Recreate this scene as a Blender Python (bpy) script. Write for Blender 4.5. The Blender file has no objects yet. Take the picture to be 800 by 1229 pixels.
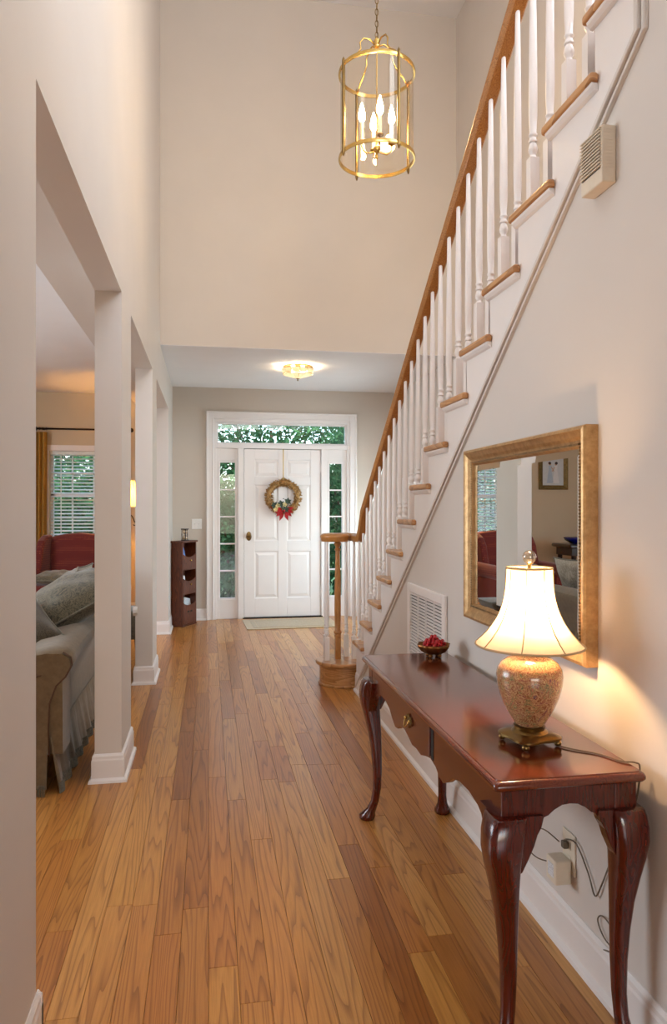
import bpy, bmesh, math, random
from mathutils import Vector, Matrix
random.seed(7)
PI = math.pi
R = math.radians
sc = bpy.context.scene
COL = sc.collection

# ------------------------------------------------------------------ camera
cam_d = bpy.data.cameras.new('camera'); cam = bpy.data.objects.new('camera', cam_d); COL.objects.link(cam)
cam.location = (0, 0, 1.32); cam.rotation_euler = (R(90), 0, R(-10))
cam_d.sensor_fit = 'HORIZONTAL'; cam_d.sensor_width = 36.0; cam_d.lens = 850 / 800 * 36
cam_d.shift_y = -4.5 / 800; cam_d.clip_start = 0.05; cam_d.clip_end = 200
sc.camera = cam

# ------------------------------------------------------------------ world
w = bpy.data.worlds.new('sky'); sc.world = w; w.use_nodes = True
nt = w.node_tree; nt.nodes.clear()
wo = nt.nodes.new('ShaderNodeOutputWorld'); bg = nt.nodes.new('ShaderNodeBackground')
sky = nt.nodes.new('ShaderNodeTexSky'); sky.sky_type = 'NISHITA'; sky.sun_disc = False
sky.sun_elevation = R(48); sky.sun_rotation = R(200); sky.air_density = 1.0; sky.dust_density = 3.0
nt.links.new(sky.outputs[0], bg.inputs[0]); bg.inputs[1].default_value = 0.75
nt.links.new(bg.outputs[0], wo.inputs[0])

# ------------------------------------------------------------------ large lights
def area(name, loc, rot, sx, sy, power, color):
    l = bpy.data.lights.new(name, 'AREA'); l.shape = 'RECTANGLE'; l.size = sx; l.size_y = sy
    l.energy = power; l.color = color
    o = bpy.data.objects.new(name, l); COL.objects.link(o); o.location = loc; o.rotation_euler = rot
    return o
DAY = (0.80, 0.90, 1.0)
# added lamps standing in for daylight from out of view
area('added_rear_daylight', (0.4, -5.85, 1.45), (R(90), 0, 0), 4.6, 1.9, 14, DAY)  # added; lights the hall from the invented rear opening
area('added_upper_daylight', (0.6, -2.85, 4.5), (R(112), 0, 0), 3.0, 1.8, 75, DAY)  # added upstairs behind the camera to lift the upper walls and ceiling
area('added_stair_daylight', (2.20, 2.1, 4.6), (R(90), 0, R(90)), 1.7, 1.5, 50, DAY)  # added in front of solid wall to brighten the left wall
area('added_entry_daylight', (2.40, 7.45, 1.1), (R(90), 0, R(90)), 1.25, .95, 30, DAY)  # added outside the invented entry window to brighten the door area
area('added_living_daylight', (-4.1, 4.2, 1.5), (R(90), 0, R(-90)), 2.6, 1.6, 85, DAY)  # added lamp; the living room side wall has no window

sc.view_settings.view_transform = 'Standard'; sc.view_settings.look = 'None'
sc.view_settings.gamma = 1.0; sc.view_settings.use_curve_mapping = False
sc.view_settings.exposure = 0.52
try:
    sc.cycles.use_denoising = True
    sc.cycles.max_bounces = 10; sc.cycles.diffuse_bounces = 6; sc.cycles.transparent_max_bounces = 16
    sc.cycles.glossy_bounces = 5; sc.cycles.sample_clamp_indirect = 8.0
    sc.cycles.caustics_reflective = False; sc.cycles.caustics_refractive = False
except Exception:
    pass

# ------------------------------------------------------------------ materials
def lin(c):
    return tuple((v / 255 / 12.92) if v / 255 <= .04045 else ((v / 255 + .055) / 1.055) ** 2.4 for v in c) + (1,)
def newmat(name):
    m = bpy.data.materials.new(name); m.use_nodes = True
    return m, m.node_tree, m.node_tree.nodes['Principled BSDF']
def N(t, kind, **kw):
    n = t.nodes.new(kind)
    for k, v in kw.items():
        setattr(n, k, v)
    return n
def noise(t, scale, detail=4, vec=None, rough=.5):
    n = N(t, 'ShaderNodeTexNoise'); n.inputs['Scale'].default_value = scale
    n.inputs['Detail'].default_value = detail; n.inputs['Roughness'].default_value = rough
    if vec: t.links.new(vec, n.inputs['Vector'])
    return n
def ramp(t, fac, stops):
    r = N(t, 'ShaderNodeValToRGB'); e = r.color_ramp.elements
    while len(e) > 1: e.remove(e[-1])
    e[0].position = stops[0][0]; e[0].color = stops[0][1]
    for p, c in stops[1:]:
        x = e.new(p); x.color = c
    t.links.new(fac, r.inputs[0]); return r
def bump(t, b, h, strength, dist=.01):
    n = N(t, 'ShaderNodeBump'); n.inputs['Strength'].default_value = strength; n.inputs['Distance'].default_value = dist
    t.links.new(h, n.inputs['Height']); t.links.new(n.outputs[0], b.inputs['Normal'])
def pbr(name, c, rough=.5, metal=0, coat=0, var=.04, nscale=30, bmp=0.0, spec=.5):
    m, t, b = newmat(name); a = lin(c)
    g = N(t, 'ShaderNodeNewGeometry'); n = noise(t, nscale, 4, g.outputs['Position'])
    lo = tuple(max(0, v * (1 - var)) for v in a[:3]) + (1,); hi = tuple(min(1, v * (1 + var)) for v in a[:3]) + (1,)
    r = ramp(t, n.outputs[0], [(.3, lo), (.7, hi)])
    t.links.new(r.outputs[0], b.inputs['Base Color'])
    b.inputs['Roughness'].default_value = rough; b.inputs['Metallic'].default_value = metal
    b.inputs['Coat Weight'].default_value = coat; b.inputs['Coat Roughness'].default_value = .12
    b.inputs['Specular IOR Level'].default_value = spec
    if bmp: bump(t, b, n.outputs[0], bmp, .004)
    return m
def woodmat(name, dark, mid, light, scale=(14, 14, 1.2), rough=.3, coat=.4, per_object=True, bmp=.05):
    """grain: contour lines of a stretched noise field; the long axis of the grain has the small scale"""
    m, t, b = newmat(name)
    tc = N(t, 'ShaderNodeTexCoord'); mp = N(t, 'ShaderNodeMapping'); mp.inputs['Scale'].default_value = scale
    t.links.new(tc.outputs['Object'], mp.inputs['Vector'])
    vec = mp.outputs[0]
    if per_object:
        oi = N(t, 'ShaderNodeObjectInfo'); ad = N(t, 'ShaderNodeVectorMath', operation='ADD')
        cx = N(t, 'ShaderNodeVectorMath', operation='SCALE'); cx.inputs['Scale'].default_value = 37.0
        cb = N(t, 'ShaderNodeCombineXYZ')
        for i in range(3): t.links.new(oi.outputs['Random'], cb.inputs[i])
        t.links.new(cb.outputs[0], cx.inputs[0]); t.links.new(vec, ad.inputs[0]); t.links.new(cx.outputs[0], ad.inputs[1]); vec = ad.outputs[0]
    n1 = noise(t, 1.0, 2, vec, .4)
    mu = N(t, 'ShaderNodeMath', operation='MULTIPLY'); mu.inputs[1].default_value = 14; t.links.new(n1.outputs[0], mu.inputs[0])
    fr = N(t, 'ShaderNodeMath', operation='FRACT'); t.links.new(mu.outputs[0], fr.inputs[0])
    n2 = noise(t, 9.0, 3, vec, .6)
    mx = N(t, 'ShaderNodeMix'); mx.data_type = 'FLOAT'; mx.inputs[0].default_value = .45
    t.links.new(fr.outputs[0], mx.inputs[2]); t.links.new(n2.outputs[0], mx.inputs[3])
    r = ramp(t, mx.outputs[0], [(.12, lin(dark)), (.45, lin(mid)), (.85, lin(light))])
    t.links.new(r.outputs[0], b.inputs['Base Color']); b.inputs['Roughness'].default_value = rough
    b.inputs['Coat Weight'].default_value = coat; b.inputs['Coat Roughness'].default_value = .15
    if bmp: bump(t, b, mx.outputs[0], bmp, .002)
    return m
def glassmat(name, tint=(255, 255, 255), fres=1.45, rough=0.0):
    m = bpy.data.materials.new(name); m.use_nodes = True; t = m.node_tree; t.nodes.clear()
    o = N(t, 'ShaderNodeOutputMaterial'); tr = N(t, 'ShaderNodeBsdfTransparent'); gl = N(t, 'ShaderNodeBsdfGlossy')
    tr.inputs[0].default_value = lin(tint); gl.inputs['Roughness'].default_value = rough
    lw = N(t, 'ShaderNodeLayerWeight'); lw.inputs[0].default_value = .5
    p = N(t, 'ShaderNodeMath', operation='POWER'); p.inputs[1].default_value = 4.0; t.links.new(lw.outputs['Facing'], p.inputs[0])
    f = N(t, 'ShaderNodeMapRange'); f.inputs['To Min'].default_value = ((fres - 1) / (fres + 1)) ** 2; f.inputs['To Max'].default_value = .55; t.links.new(p.outputs[0], f.inputs['Value'])
    mx = N(t, 'ShaderNodeMixShader')
    t.links.new(f.outputs[0], mx.inputs[0]); t.links.new(tr.outputs[0], mx.inputs[1]); t.links.new(gl.outputs[0], mx.inputs[2])
    t.links.new(mx.outputs[0], o.inputs[0]); return m
def emit(name, c, s):
    m = bpy.data.materials.new(name); m.use_nodes = True; t = m.node_tree; t.nodes.clear()
    o = N(t, 'ShaderNodeOutputMaterial'); e = N(t, 'ShaderNodeEmission'); e.inputs[0].default_value = lin(c); e.inputs[1].default_value = s
    t.links.new(e.outputs[0], o.inputs[0]); return m
def shademat(name, c, trans=.55):
    m = bpy.data.materials.new(name); m.use_nodes = True; t = m.node_tree; t.nodes.clear()
    o = N(t, 'ShaderNodeOutputMaterial'); d = N(t, 'ShaderNodeBsdfDiffuse'); tl = N(t, 'ShaderNodeBsdfTranslucent'); mx = N(t, 'ShaderNodeMixShader')
    d.inputs[0].default_value = lin(c); tl.inputs[0].default_value = lin(c); mx.inputs[0].default_value = trans
    t.links.new(d.outputs[0], mx.inputs[1]); t.links.new(tl.outputs[0], mx.inputs[2]); t.links.new(mx.outputs[0], o.inputs[0]); return m

M = {}
M['wall'] = pbr('beige_wall_paint', (208, 198, 186), .75, var=.015, nscale=3, spec=.2)
M['wall_hall'] = pbr('pale_hall_wall_paint', (216, 209, 202), .6, var=.015, nscale=3, spec=.3)
M['wall_living'] = pbr('lamp_warmed_living_wall_paint', (206, 192, 166), .8, var=.02, nscale=3, spec=.2)  # same beige, with the floor lamp's warm glow mixed into the colour
M['white'] = pbr('white_gloss_trim_paint', (236, 231, 228), .35, var=.01, nscale=8)
M['ceiling'] = pbr('white_ceiling_paint', (238, 238, 240), .9, var=.01, nscale=5, spec=.1)
M['dark_gap'] = pbr('dark_joint', (40, 26, 16), .8)
M['black'] = pbr('black_gap_shade_and_threshold', (18, 16, 15), .6)  # black of the door threshold, also painted shade in gaps and slots
M['oak'] = woodmat('honey_oak', (134, 84, 36), (176, 118, 58), (198, 144, 84), (30, 30, 2.0), .3, .35)
M['oak_y'] = woodmat('honey_oak_lengthwise', (134, 84, 36), (174, 116, 56), (196, 142, 82), (40, 3, 40), .3, .35)
M['oak_step'] = woodmat('honey_oak_step', (150, 100, 56), (184, 130, 78), (206, 156, 102), (1.6, 1.6, 9), .32, .3, bmp=0)
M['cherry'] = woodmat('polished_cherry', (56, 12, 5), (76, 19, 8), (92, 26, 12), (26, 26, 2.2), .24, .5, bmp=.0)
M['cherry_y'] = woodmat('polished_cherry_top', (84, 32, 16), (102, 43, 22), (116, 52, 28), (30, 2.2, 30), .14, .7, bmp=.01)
M['darkwood'] = woodmat('dark_walnut', (58, 24, 10), (88, 40, 18), (112, 56, 26), (20, 20, 2), .45, .0)
M['ebony'] = pbr('near_black_wood', (38, 24, 20), .35, coat=.3)
M['brass'] = pbr('polished_brass', (196, 160, 92), .22, 1, var=.08)
M['oldbrass'] = pbr('antique_brass', (128, 102, 60), .3, 1, var=.12)
M['iron'] = pbr('dark_bronze_iron', (38, 24, 18), .45, .6)
M['plastic'] = pbr('ivory_plastic', (226, 214, 194), .45)
M['plastic_white'] = pbr('white_plastic', (238, 236, 232), .4)
M['grey_cord'] = pbr('brown_grey_cord', (104, 90, 72), .6)
M['glass'] = glassmat('window_glass', (246, 252, 250))
M['lantern_glass'] = glassmat('lantern_glass', (255, 252, 246), 1.4)
M['crystal'] = glassmat('crystal', (240, 228, 210), 3.2)
M['blue_glass'] = pbr('cobalt_glass', (16, 24, 130), .08, coat=1)
M['shade'] = shademat('cream_lamp_shade_silk', (250, 238, 214), .5)
M['shade_seam'] = shademat('shade_seam_tape', (206, 186, 152), .25)
M['shade2'] = shademat('gold_floor_lamp_shade', (246, 226, 160), .6)
M['bulb'] = emit('warm_bulb', (255, 206, 150), 330)
M['candle_bulb'] = emit('warm_candle_bulb', (255, 214, 150), 170)
M['flush_bulb'] = emit('warm_flush_bulb', (255, 222, 176), 900)
M['floor_bulb'] = emit('amber_floor_bulb', (255, 178, 84), 800)
M['candle'] = pbr('ivory_candle_sleeve', (240, 228, 200), .5)
M['curtain'] = pbr('gold_curtain_cloth', (178, 138, 66), .85, var=.15, nscale=60)
M['slat'] = pbr('white_blind_slat', (232, 238, 236), .5)
M['paper_blue'] = pbr('blue_booklet_paper', (90, 130, 200), .6, var=.5, nscale=160)
M['paper_white'] = pbr('printed_white_paper', (214, 216, 220), .6, var=.3, nscale=200)
M['sand'] = pbr('pale_sand', (214, 196, 160), .9)
M['bark'] = pbr('bark', (74, 60, 46), .9, var=.3)
M['flush_glass'] = shademat('frosted_bevelled_glass', (255, 250, 238), .75)

# mirror
m, t, b = newmat('silvered_mirror'); b.inputs['Base Color'].default_value = (.86, .88, .88, 1); b.inputs['Metallic'].default_value = 1; b.inputs['Roughness'].default_value = .0
M['mirror'] = m

# gold frame with leaf wear
def goldmat(name, c1, c2):
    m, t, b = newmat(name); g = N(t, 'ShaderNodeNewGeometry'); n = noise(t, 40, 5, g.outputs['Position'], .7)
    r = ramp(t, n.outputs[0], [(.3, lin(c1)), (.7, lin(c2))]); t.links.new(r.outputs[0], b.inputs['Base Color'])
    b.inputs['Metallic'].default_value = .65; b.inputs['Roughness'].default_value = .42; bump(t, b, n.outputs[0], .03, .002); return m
M['gold'] = goldmat('worn_gold_leaf', (164, 128, 84), (204, 168, 120))
M['gold_dark'] = goldmat('dark_gold_moulding', (112, 90, 62), (170, 140, 100))  # darker gold for the beading
M['olive_gold'] = goldmat('olive_gold_frame', (104, 88, 52), (150, 130, 84))

# floor oak, world based with a per-plank 'rnd' attribute
def floor_mat():
    m, t, b = newmat('oak_floor_planks')
    g = N(t, 'ShaderNodeNewGeometry'); at = N(t, 'ShaderNodeAttribute'); at.attribute_name = 'rnd'
    mp = N(t, 'ShaderNodeMapping'); mp.inputs['Scale'].default_value = (11, .5, 1); t.links.new(g.outputs['Position'], mp.inputs['Vector'])
    cb = N(t, 'ShaderNodeCombineXYZ'); s = N(t, 'ShaderNodeMath', operation='MULTIPLY'); s.inputs[1].default_value = 97
    t.links.new(at.outputs['Fac'], s.inputs[0]); t.links.new(s.outputs[0], cb.inputs[0]); t.links.new(s.outputs[0], cb.inputs[2]); t.links.new(s.outputs[0], cb.inputs[1])
    ad = N(t, 'ShaderNodeVectorMath', operation='ADD'); t.links.new(mp.outputs[0], ad.inputs[0]); t.links.new(cb.outputs[0], ad.inputs[1])
    n1 = noise(t, .8, 2.2, ad.outputs[0], .42)
    mu = N(t, 'ShaderNodeMath', operation='MULTIPLY'); mu.inputs[1].default_value = 21; t.links.new(n1.outputs[0], mu.inputs[0])
    fr = N(t, 'ShaderNodeMath', operation='FRACT'); t.links.new(mu.outputs[0], fr.inputs[0])
    # fine pores
    mp2 = N(t, 'ShaderNodeMapping'); mp2.inputs['Scale'].default_value = (220, 7, 1); t.links.new(g.outputs['Position'], mp2.inputs['Vector'])
    ad2 = N(t, 'ShaderNodeVectorMath', operation='ADD'); t.links.new(mp2.outputs[0], ad2.inputs[0]); t.links.new(cb.outputs[0], ad2.inputs[1])
    n2 = noise(t, 1, 3, ad2.outputs[0], .6)
    # plank tone
    tone = ramp(t, at.outputs['Fac'], [(0, lin((160, 98, 42))), (.16, lin((186, 124, 58))), (.38, lin((206, 148, 74))), (.58, lin((188, 122, 56))), (.8, lin((214, 158, 86))), (1, lin((198, 136, 70)))])
    lines = ramp(t, fr.outputs[0], [(0, (.5, .42, .34, 1)), (.12, (.68, .6, .52, 1)), (.38, (.95, .93, .9, 1)), (.85, (1.0, 1.0, 1.0, 1)), (1, (.85, .8, .76, 1))])
    pores = ramp(t, n2.outputs[0], [(.3, (.74, .68, .62, 1)), (.62, (1, 1, 1, 1))])
    m1 = N(t, 'ShaderNodeMix'); m1.data_type = 'RGBA'; m1.blend_type = 'MULTIPLY'; m1.inputs[0].default_value = .88
    t.links.new(tone.outputs[0], m1.inputs[6]); t.links.new(lines.outputs[0], m1.inputs[7])
    m2 = N(t, 'ShaderNodeMix'); m2.data_type = 'RGBA'; m2.blend_type = 'MULTIPLY'; m2.inputs[0].default_value = .7
    t.links.new(m1.outputs[2], m2.inputs[6]); t.links.new(pores.outputs[0], m2.inputs[7])
    t.links.new(m2.outputs[2], b.inputs['Base Color'])
    b.inputs['Roughness'].default_value = .34; b.inputs['Coat Weight'].default_value = .25; b.inputs['Coat Roughness'].default_value = .16
    bump(t, b, n2.outputs[0], .06, .002)
    return m
M['floor'] = floor_mat()

def fabric(name, base, hi, scale, kind='damask', rough=.9):
    m, t, b = newmat(name); tc = N(t, 'ShaderNodeTexCoord')
    if kind == 'damask':
        wv = N(t, 'ShaderNodeTexNoise'); wv.inputs['Scale'].default_value = scale; wv.inputs['Detail'].default_value = 3; wv.inputs['Distortion'].default_value = 2.2
        t.links.new(tc.outputs['Object'], wv.inputs['Vector']); f = wv.outputs[0]
        r = ramp(t, f, [(.38, lin(base)), (.47, lin(hi)), (.53, lin(base)), (.6, lin(hi)), (.68, lin(base))])
    elif kind == 'dots':
        v = N(t, 'ShaderNodeTexVoronoi'); v.inputs['Scale'].default_value = scale; v.inputs['Randomness'].default_value = 0.15
        t.links.new(tc.outputs['Object'], v.inputs['Vector']); f = v.outputs['Distance']
        r = ramp(t, f, [(.18, lin(hi)), (.32, lin(base))])
    else:
        n = noise(t, scale, 5, tc.outputs['Object'], .7); f = n.outputs[0]
        r = ramp(t, f, [(.3, lin(base)), (.7, lin(hi))])
    t.links.new(r.outputs[0], b.inputs['Base Color']); b.inputs['Roughness'].default_value = rough
    b.inputs['Sheen Weight'].default_value = .3; bump(t, b, f, .15, .003)
    return m
M['sofa'] = fabric('shaded_olive_tan_upholstery', (98, 80, 56), (120, 100, 72), 30, 'plain')  # colour darkened to hold the living room's shade
M['cush'] = fabric('grey_green_damask', (62, 58, 44), (112, 102, 80), 16)
M['cush2'] = fabric('brown_damask', (52, 42, 30), (86, 74, 54), 20)
M['pale_cush'] = fabric('pale_floral_cloth', (196, 188, 172), (150, 144, 128), 14)
M['fringe'] = fabric('grey_fringe', (84, 78, 62), (122, 116, 98), 80, 'plain')
M['welt'] = pbr('brown_welt', (84, 58, 38), .8)
M['red'] = fabric('red_dotted_upholstery', (104, 26, 18), (150, 70, 40), 42, 'dots')
M['mat'] = fabric('sage_beige_mat', (150, 128, 92), (182, 160, 124), 60, 'plain')
M['mat2'] = fabric('beige_mat_border', (164, 138, 98), (192, 168, 128), 60, 'plain')

def jar_mat():
    m, t, b = newmat('glazed_floral_jar'); tc = N(t, 'ShaderNodeTexCoord')
    n = noise(t, 26, 3, tc.outputs['Object'], .6); n.inputs['Distortion'].default_value = 2.5
    r = ramp(t, n.outputs[0], [(.28, lin((70, 80, 110))), (.36, lin((150, 86, 70))), (.45, lin((196, 152, 112))), (.5, lin((126, 62, 46))), (.56, lin((182, 138, 98))), (.64, lin((104, 110, 78))), (.72, lin((190, 110, 92)))])
    v = N(t, 'ShaderNodeTexNoise'); v.inputs['Scale'].default_value = 70; v.inputs['Distortion'].default_value = 3; t.links.new(tc.outputs['Object'], v.inputs['Vector'])
    r2 = ramp(t, v.outputs[0], [(.47, (0, 0, 0, 1)), (.5, (1, 1, 1, 1)), (.53, (0, 0, 0, 1))])
    mx = N(t, 'ShaderNodeMix'); mx.data_type = 'RGBA'; t.links.new(r2.outputs[0], mx.inputs[0]); t.links.new(r.outputs[0], mx.inputs[6]); mx.inputs[7].default_value = lin((222, 196, 140))
    t.links.new(mx.outputs[2], b.inputs['Base Color']); b.inputs['Roughness'].default_value = .22; b.inputs['Coat Weight'].default_value = .6; bump(t, b, v.outputs[0], .15, .002)
    return m
M['jar'] = jar_mat()
def leafmat(name, a, c, tr=.35):
    m = bpy.data.materials.new(name); m.use_nodes = True; t = m.node_tree; t.nodes.clear()
    o = N(t, 'ShaderNodeOutputMaterial'); d = N(t, 'ShaderNodeBsdfDiffuse'); tl = N(t, 'ShaderNodeBsdfTranslucent'); mx = N(t, 'ShaderNodeMixShader')
    g = N(t, 'ShaderNodeNewGeometry'); n = noise(t, 2.5, 3, g.outputs['Position']); r = ramp(t, n.outputs[0], [(.35, lin(a)), (.65, lin(c))])
    t.links.new(r.outputs[0], d.inputs[0]); t.links.new(r.outputs[0], tl.inputs[0]); mx.inputs[0].default_value = tr
    t.links.new(d.outputs[0], mx.inputs[1]); t.links.new(tl.outputs[0], mx.inputs[2]); t.links.new(mx.outputs[0], o.inputs[0]); return m
M['leaf_a'] = leafmat('blue_green_leaves', (36, 78, 52), (84, 128, 88))
M['leaf_b'] = leafmat('mid_green_leaves', (40, 84, 36), (104, 150, 66))
M['lawn'] = pbr('lawn', (96, 130, 70), .9, var=.3, nscale=6)
M['porch'] = pbr('porch_slab', (176, 172, 160), .9, var=.1)
M['fruit'] = pbr('red_fruit', (176, 16, 30), .35, var=.2, nscale=90)
M['fruit_leaf'] = pbr('green_leaf', (60, 92, 54), .5, var=.2)
M['copper'] = pbr('bronze_bowl', (130, 84, 44), .35, .85, var=.2, nscale=60)
M['gold_leaf'] = pbr('dried_gold_cone', (176, 136, 82), .5, .2, var=.6, nscale=90)
M['red_bow'] = pbr('red_velvet_bow', (168, 20, 24), .7, var=.2)
M['cream_petal'] = pbr('cream_petal', (214, 196, 140), .6)
M['dark_leaf'] = pbr('dark_holly_leaf', (52, 70, 52), .45, var=.3)
M['ribbon'] = pbr('gold_ribbon', (190, 160, 96), .4, .4)
M['skin_print'] = pbr('print_skin', (196, 160, 134), .8)
M['dress_a'] = pbr('print_white_dress', (226, 228, 232), .8)
M['dress_b'] = pbr('print_blue_dress', (176, 196, 216), .8)
M['print_bg'] = pbr('print_pale_ground', (206, 214, 220), .8)
M['hair_print'] = pbr('print_dark_hair', (70, 52, 44), .8)

# ------------------------------------------------------------------ mesh helpers
class MB:
    def __init__(s): s.v = []; s.f = []
    def add(s, vs, fs):
        k = len(s.v); s.v += [tuple(v) for v in vs]; s.f += [tuple(i + k for i in f) for f in fs]; return s
    def box(s, x0, x1, y0, y1, z0, z1):
        return s.add([(x0, y0, z0), (x1, y0, z0), (x1, y1, z0), (x0, y1, z0), (x0, y0, z1), (x1, y0, z1), (x1, y1, z1), (x0, y1, z1)],
                     [(0, 3, 2, 1), (4, 5, 6, 7), (0, 1, 5, 4), (1, 2, 6, 5), (2, 3, 7, 6), (3, 0, 4, 7)])
    def rbox(s, c, size, mat):  # rotated box, mat = Matrix 3x3 / 4x4
        k = MB().box(-size[0]/2, size[0]/2, -size[1]/2, size[1]/2, -size[2]/2, size[2]/2)
        return s.add([Vector(c) + (mat @ Vector(v)) for v in k.v], k.f)
    def prism(s, pts, axis, a, b):
        """pts: 2-D polygon in the two other axes (cyclic order x->y->z), extruded along axis from a to b"""
        n = len(pts)
        def P(p, q):
            return {'x': (q, p[0], p[1]), 'y': (p[0], q, p[1]), 'z': (p[0], p[1], q)}[axis]
        return s.add([P(p, a) for p in pts] + [P(p, b) for p in pts],
                     [tuple(range(n - 1, -1, -1)), tuple(range(n, 2 * n))] + [(i, (i + 1) % n, n + (i + 1) % n, n + i) for i in range(n)])
    def lathe(s, prof, c=(0, 0, 0), seg=24, cap=True):
        vs = []; fs = []
        for r, z in prof:
            for i in range(seg):
                a = 2 * PI * i / seg; vs.append((c[0] + r * math.cos(a), c[1] + r * math.sin(a), c[2] + z))
        for j in range(len(prof) - 1):
            for i in range(seg):
                a = j * seg + i; b_ = j * seg + (i + 1) % seg; fs.append((a, b_, b_ + seg, a + seg))
        if cap:
            fs.append(tuple(range(seg - 1, -1, -1))); k = (len(prof) - 1) * seg; fs.append(tuple(range(k, k + seg)))
        return s.add(vs, fs)
    def tube(s, path, rad, seg=8, closed=False, cap=True):
        P = [Vector(p) for p in path]; n = len(P)
        rr = rad if isinstance(rad, (list, tuple)) else [rad] * n
        up = None; vs = []; fs = []
        for i in range(n):
            if closed: tg = P[(i + 1) % n] - P[i - 1]
            else: tg = P[min(i + 1, n - 1)] - P[max(i - 1, 0)]
            tg.normalize()
            if up is None:
                up = tg.orthogonal().normalized()
            up = (up - tg * up.dot(tg));
            if up.length < 1e-6: up = tg.orthogonal()
            up.normalize(); sd = tg.cross(up)
            for k in range(seg):
                a = 2 * PI * k / seg; vs.append(P[i] + (up * math.cos(a) + sd * math.sin(a)) * rr[i])
        m_ = n if closed else n - 1
        for i in range(m_):
            for k in range(seg):
                a = i * seg + k; b_ = i * seg + (k + 1) % seg; c = ((i + 1) % n) * seg
                fs.append((a, b_, c + (k + 1) % seg, c + k))
        if cap and not closed:
            fs.append(tuple(range(seg - 1, -1, -1))); k = (n - 1) * seg; fs.append(tuple(range(k, k + seg)))
        return s.add(vs, fs)
    def loft(s, rings, cap=True, closed=False):
        n = len(rings[0]); vs = [p for r in rings for p in r]; fs = []
        m_ = len(rings) if closed else len(rings) - 1
        for j in range(m_):
            for i in range(n):
                a = j * n + i; b_ = j * n + (i + 1) % n; c = ((j + 1) % len(rings)) * n
                fs.append((a, b_, c + (i + 1) % n, c + i))
        if cap and not closed:
            fs.append(tuple(range(n - 1, -1, -1))); k = (len(rings) - 1) * n; fs.append(tuple(range(k, k + n)))
        return s.add(vs, fs)
    def sphere(s, c, r, seg=12, rings=8, sx=1, sy=1, sz=1):
        prof = [(max(1e-4, r * math.sin(PI * i / rings)), -r * math.cos(PI * i / rings)) for i in range(rings + 1)]
        k = MB().lathe(prof, (0, 0, 0), seg)
        return s.add([(c[0] + v[0] * sx, c[1] + v[1] * sy, c[2] + v[2] * sz) for v in k.v], k.f)
    def build(s, name, mat, parent=None, smooth=False, bevel=0, sub=0, loc=None, bseg=2):
        me = bpy.data.meshes.new(name); me.from_pydata(s.v, [], s.f)
        bm = bmesh.new(); bm.from_mesh(me); bmesh.ops.recalc_face_normals(bm, faces=bm.faces); bm.to_mesh(me); bm.free()
        me.materials.append(mat if not isinstance(mat, str) else M[mat]); me.update()
        o = bpy.data.objects.new(name, me); COL.objects.link(o)
        if parent: o.parent = parent
        if loc: o.location = loc
        if smooth:
            for p in me.polygons: p.use_smooth = True
            if smooth == 'auto':
                try: me.set_sharp_from_angle(angle=R(40))
                except Exception: pass
        if bevel:
            bv = o.modifiers.new('edge', 'BEVEL'); bv.width = bevel; bv.segments = bseg; bv.limit_method = 'ANGLE'; bv.angle_limit = R(30)
        if sub:
            sb = o.modifiers.new('soft', 'SUBSURF'); sb.levels = sub; sb.render_levels = sub
        return o
def spline(P, n=6):
    P = [Vector(p) for p in P]; out = []
    for i in range(len(P) - 1):
        a, b, c, d = P[max(i - 1, 0)], P[i], P[i + 1], P[min(i + 2, len(P) - 1)]
        for k in range(n):
            t = k / n; out.append(.5 * ((2 * b) + (c - a) * t + (2 * a - 5 * b + 4 * c - d) * t * t + (3 * b - a - 3 * c + d) * t ** 3))
    return out + [P[-1]]
def tag(o, label, cat, group=None):
    o['label'] = label; o['category'] = cat
    if group: o['group'] = group
    return o
def thing(name, label, cat, loc=(0, 0, 0), rz=0, group=None):
    o = bpy.data.objects.new(name, None); COL.objects.link(o); o.location = loc; o.rotation_euler = (0, 0, rz)
    o.empty_display_size = .1
    return tag(o, label, cat, group)
def struct(o, label=None, cat=None):
    o['kind'] = 'structure'
    if label: o['label'] = label
    if cat: o['category'] = cat
    return o
def kids(o): return [c for c in COL.objects if c.parent == o]
def dup(o, parent=None, **kw):
    c = o.copy(); COL.objects.link(c)
    if parent: c.parent = parent
    for ch in kids(o): dup(ch, c)
    for k, v in kw.items(): setattr(c, k, v)
    return c

XL, XR, XS = -.415, 1.06, 2.29      # hall left wall face, wall under the stairs, stairwell outer wall
YU, YF, YL = 6.35, 8.5, 9.2         # upper storey front wall, front door wall, living room front wall
ZC, ZU, ZH = 2.75, 5.92, 2.37       # ceiling, upper ceiling, opening head

# ================================================================== FLOOR
fl = struct(MB().box(-4.2, 4.2, -6, YL, -.15, -.011).build('floor', 'oak_step'), 'honey oak strip floor running from the hall to the front door', 'floor')
fl.data.materials[0] = M['floor']
PW = .083
def plank_geo(x0, x1, y0, y1):
    g = .0003; bvl = .0008
    x0 += g; x1 -= g; y0 += g; y1 -= g; k = MB()
    k.add([(x0 + bvl, y0 + bvl, 0), (x1 - bvl, y0 + bvl, 0), (x1 - bvl, y1 - bvl, 0), (x0 + bvl, y1 - bvl, 0),
           (x0, y0, -.0014), (x1, y0, -.0014), (x1, y1, -.0014), (x0, y1, -.0014),
           (x0, y0, -.012), (x1, y0, -.012), (x1, y1, -.012), (x0, y1, -.012)],
          [(0, 1, 2, 3), (4, 5, 1, 0), (5, 6, 2, 1), (6, 7, 3, 2), (7, 4, 0, 3), (8, 9, 5, 4), (9, 10, 6, 5), (10, 11, 7, 6), (11, 8, 4, 7)])
    return k
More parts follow.
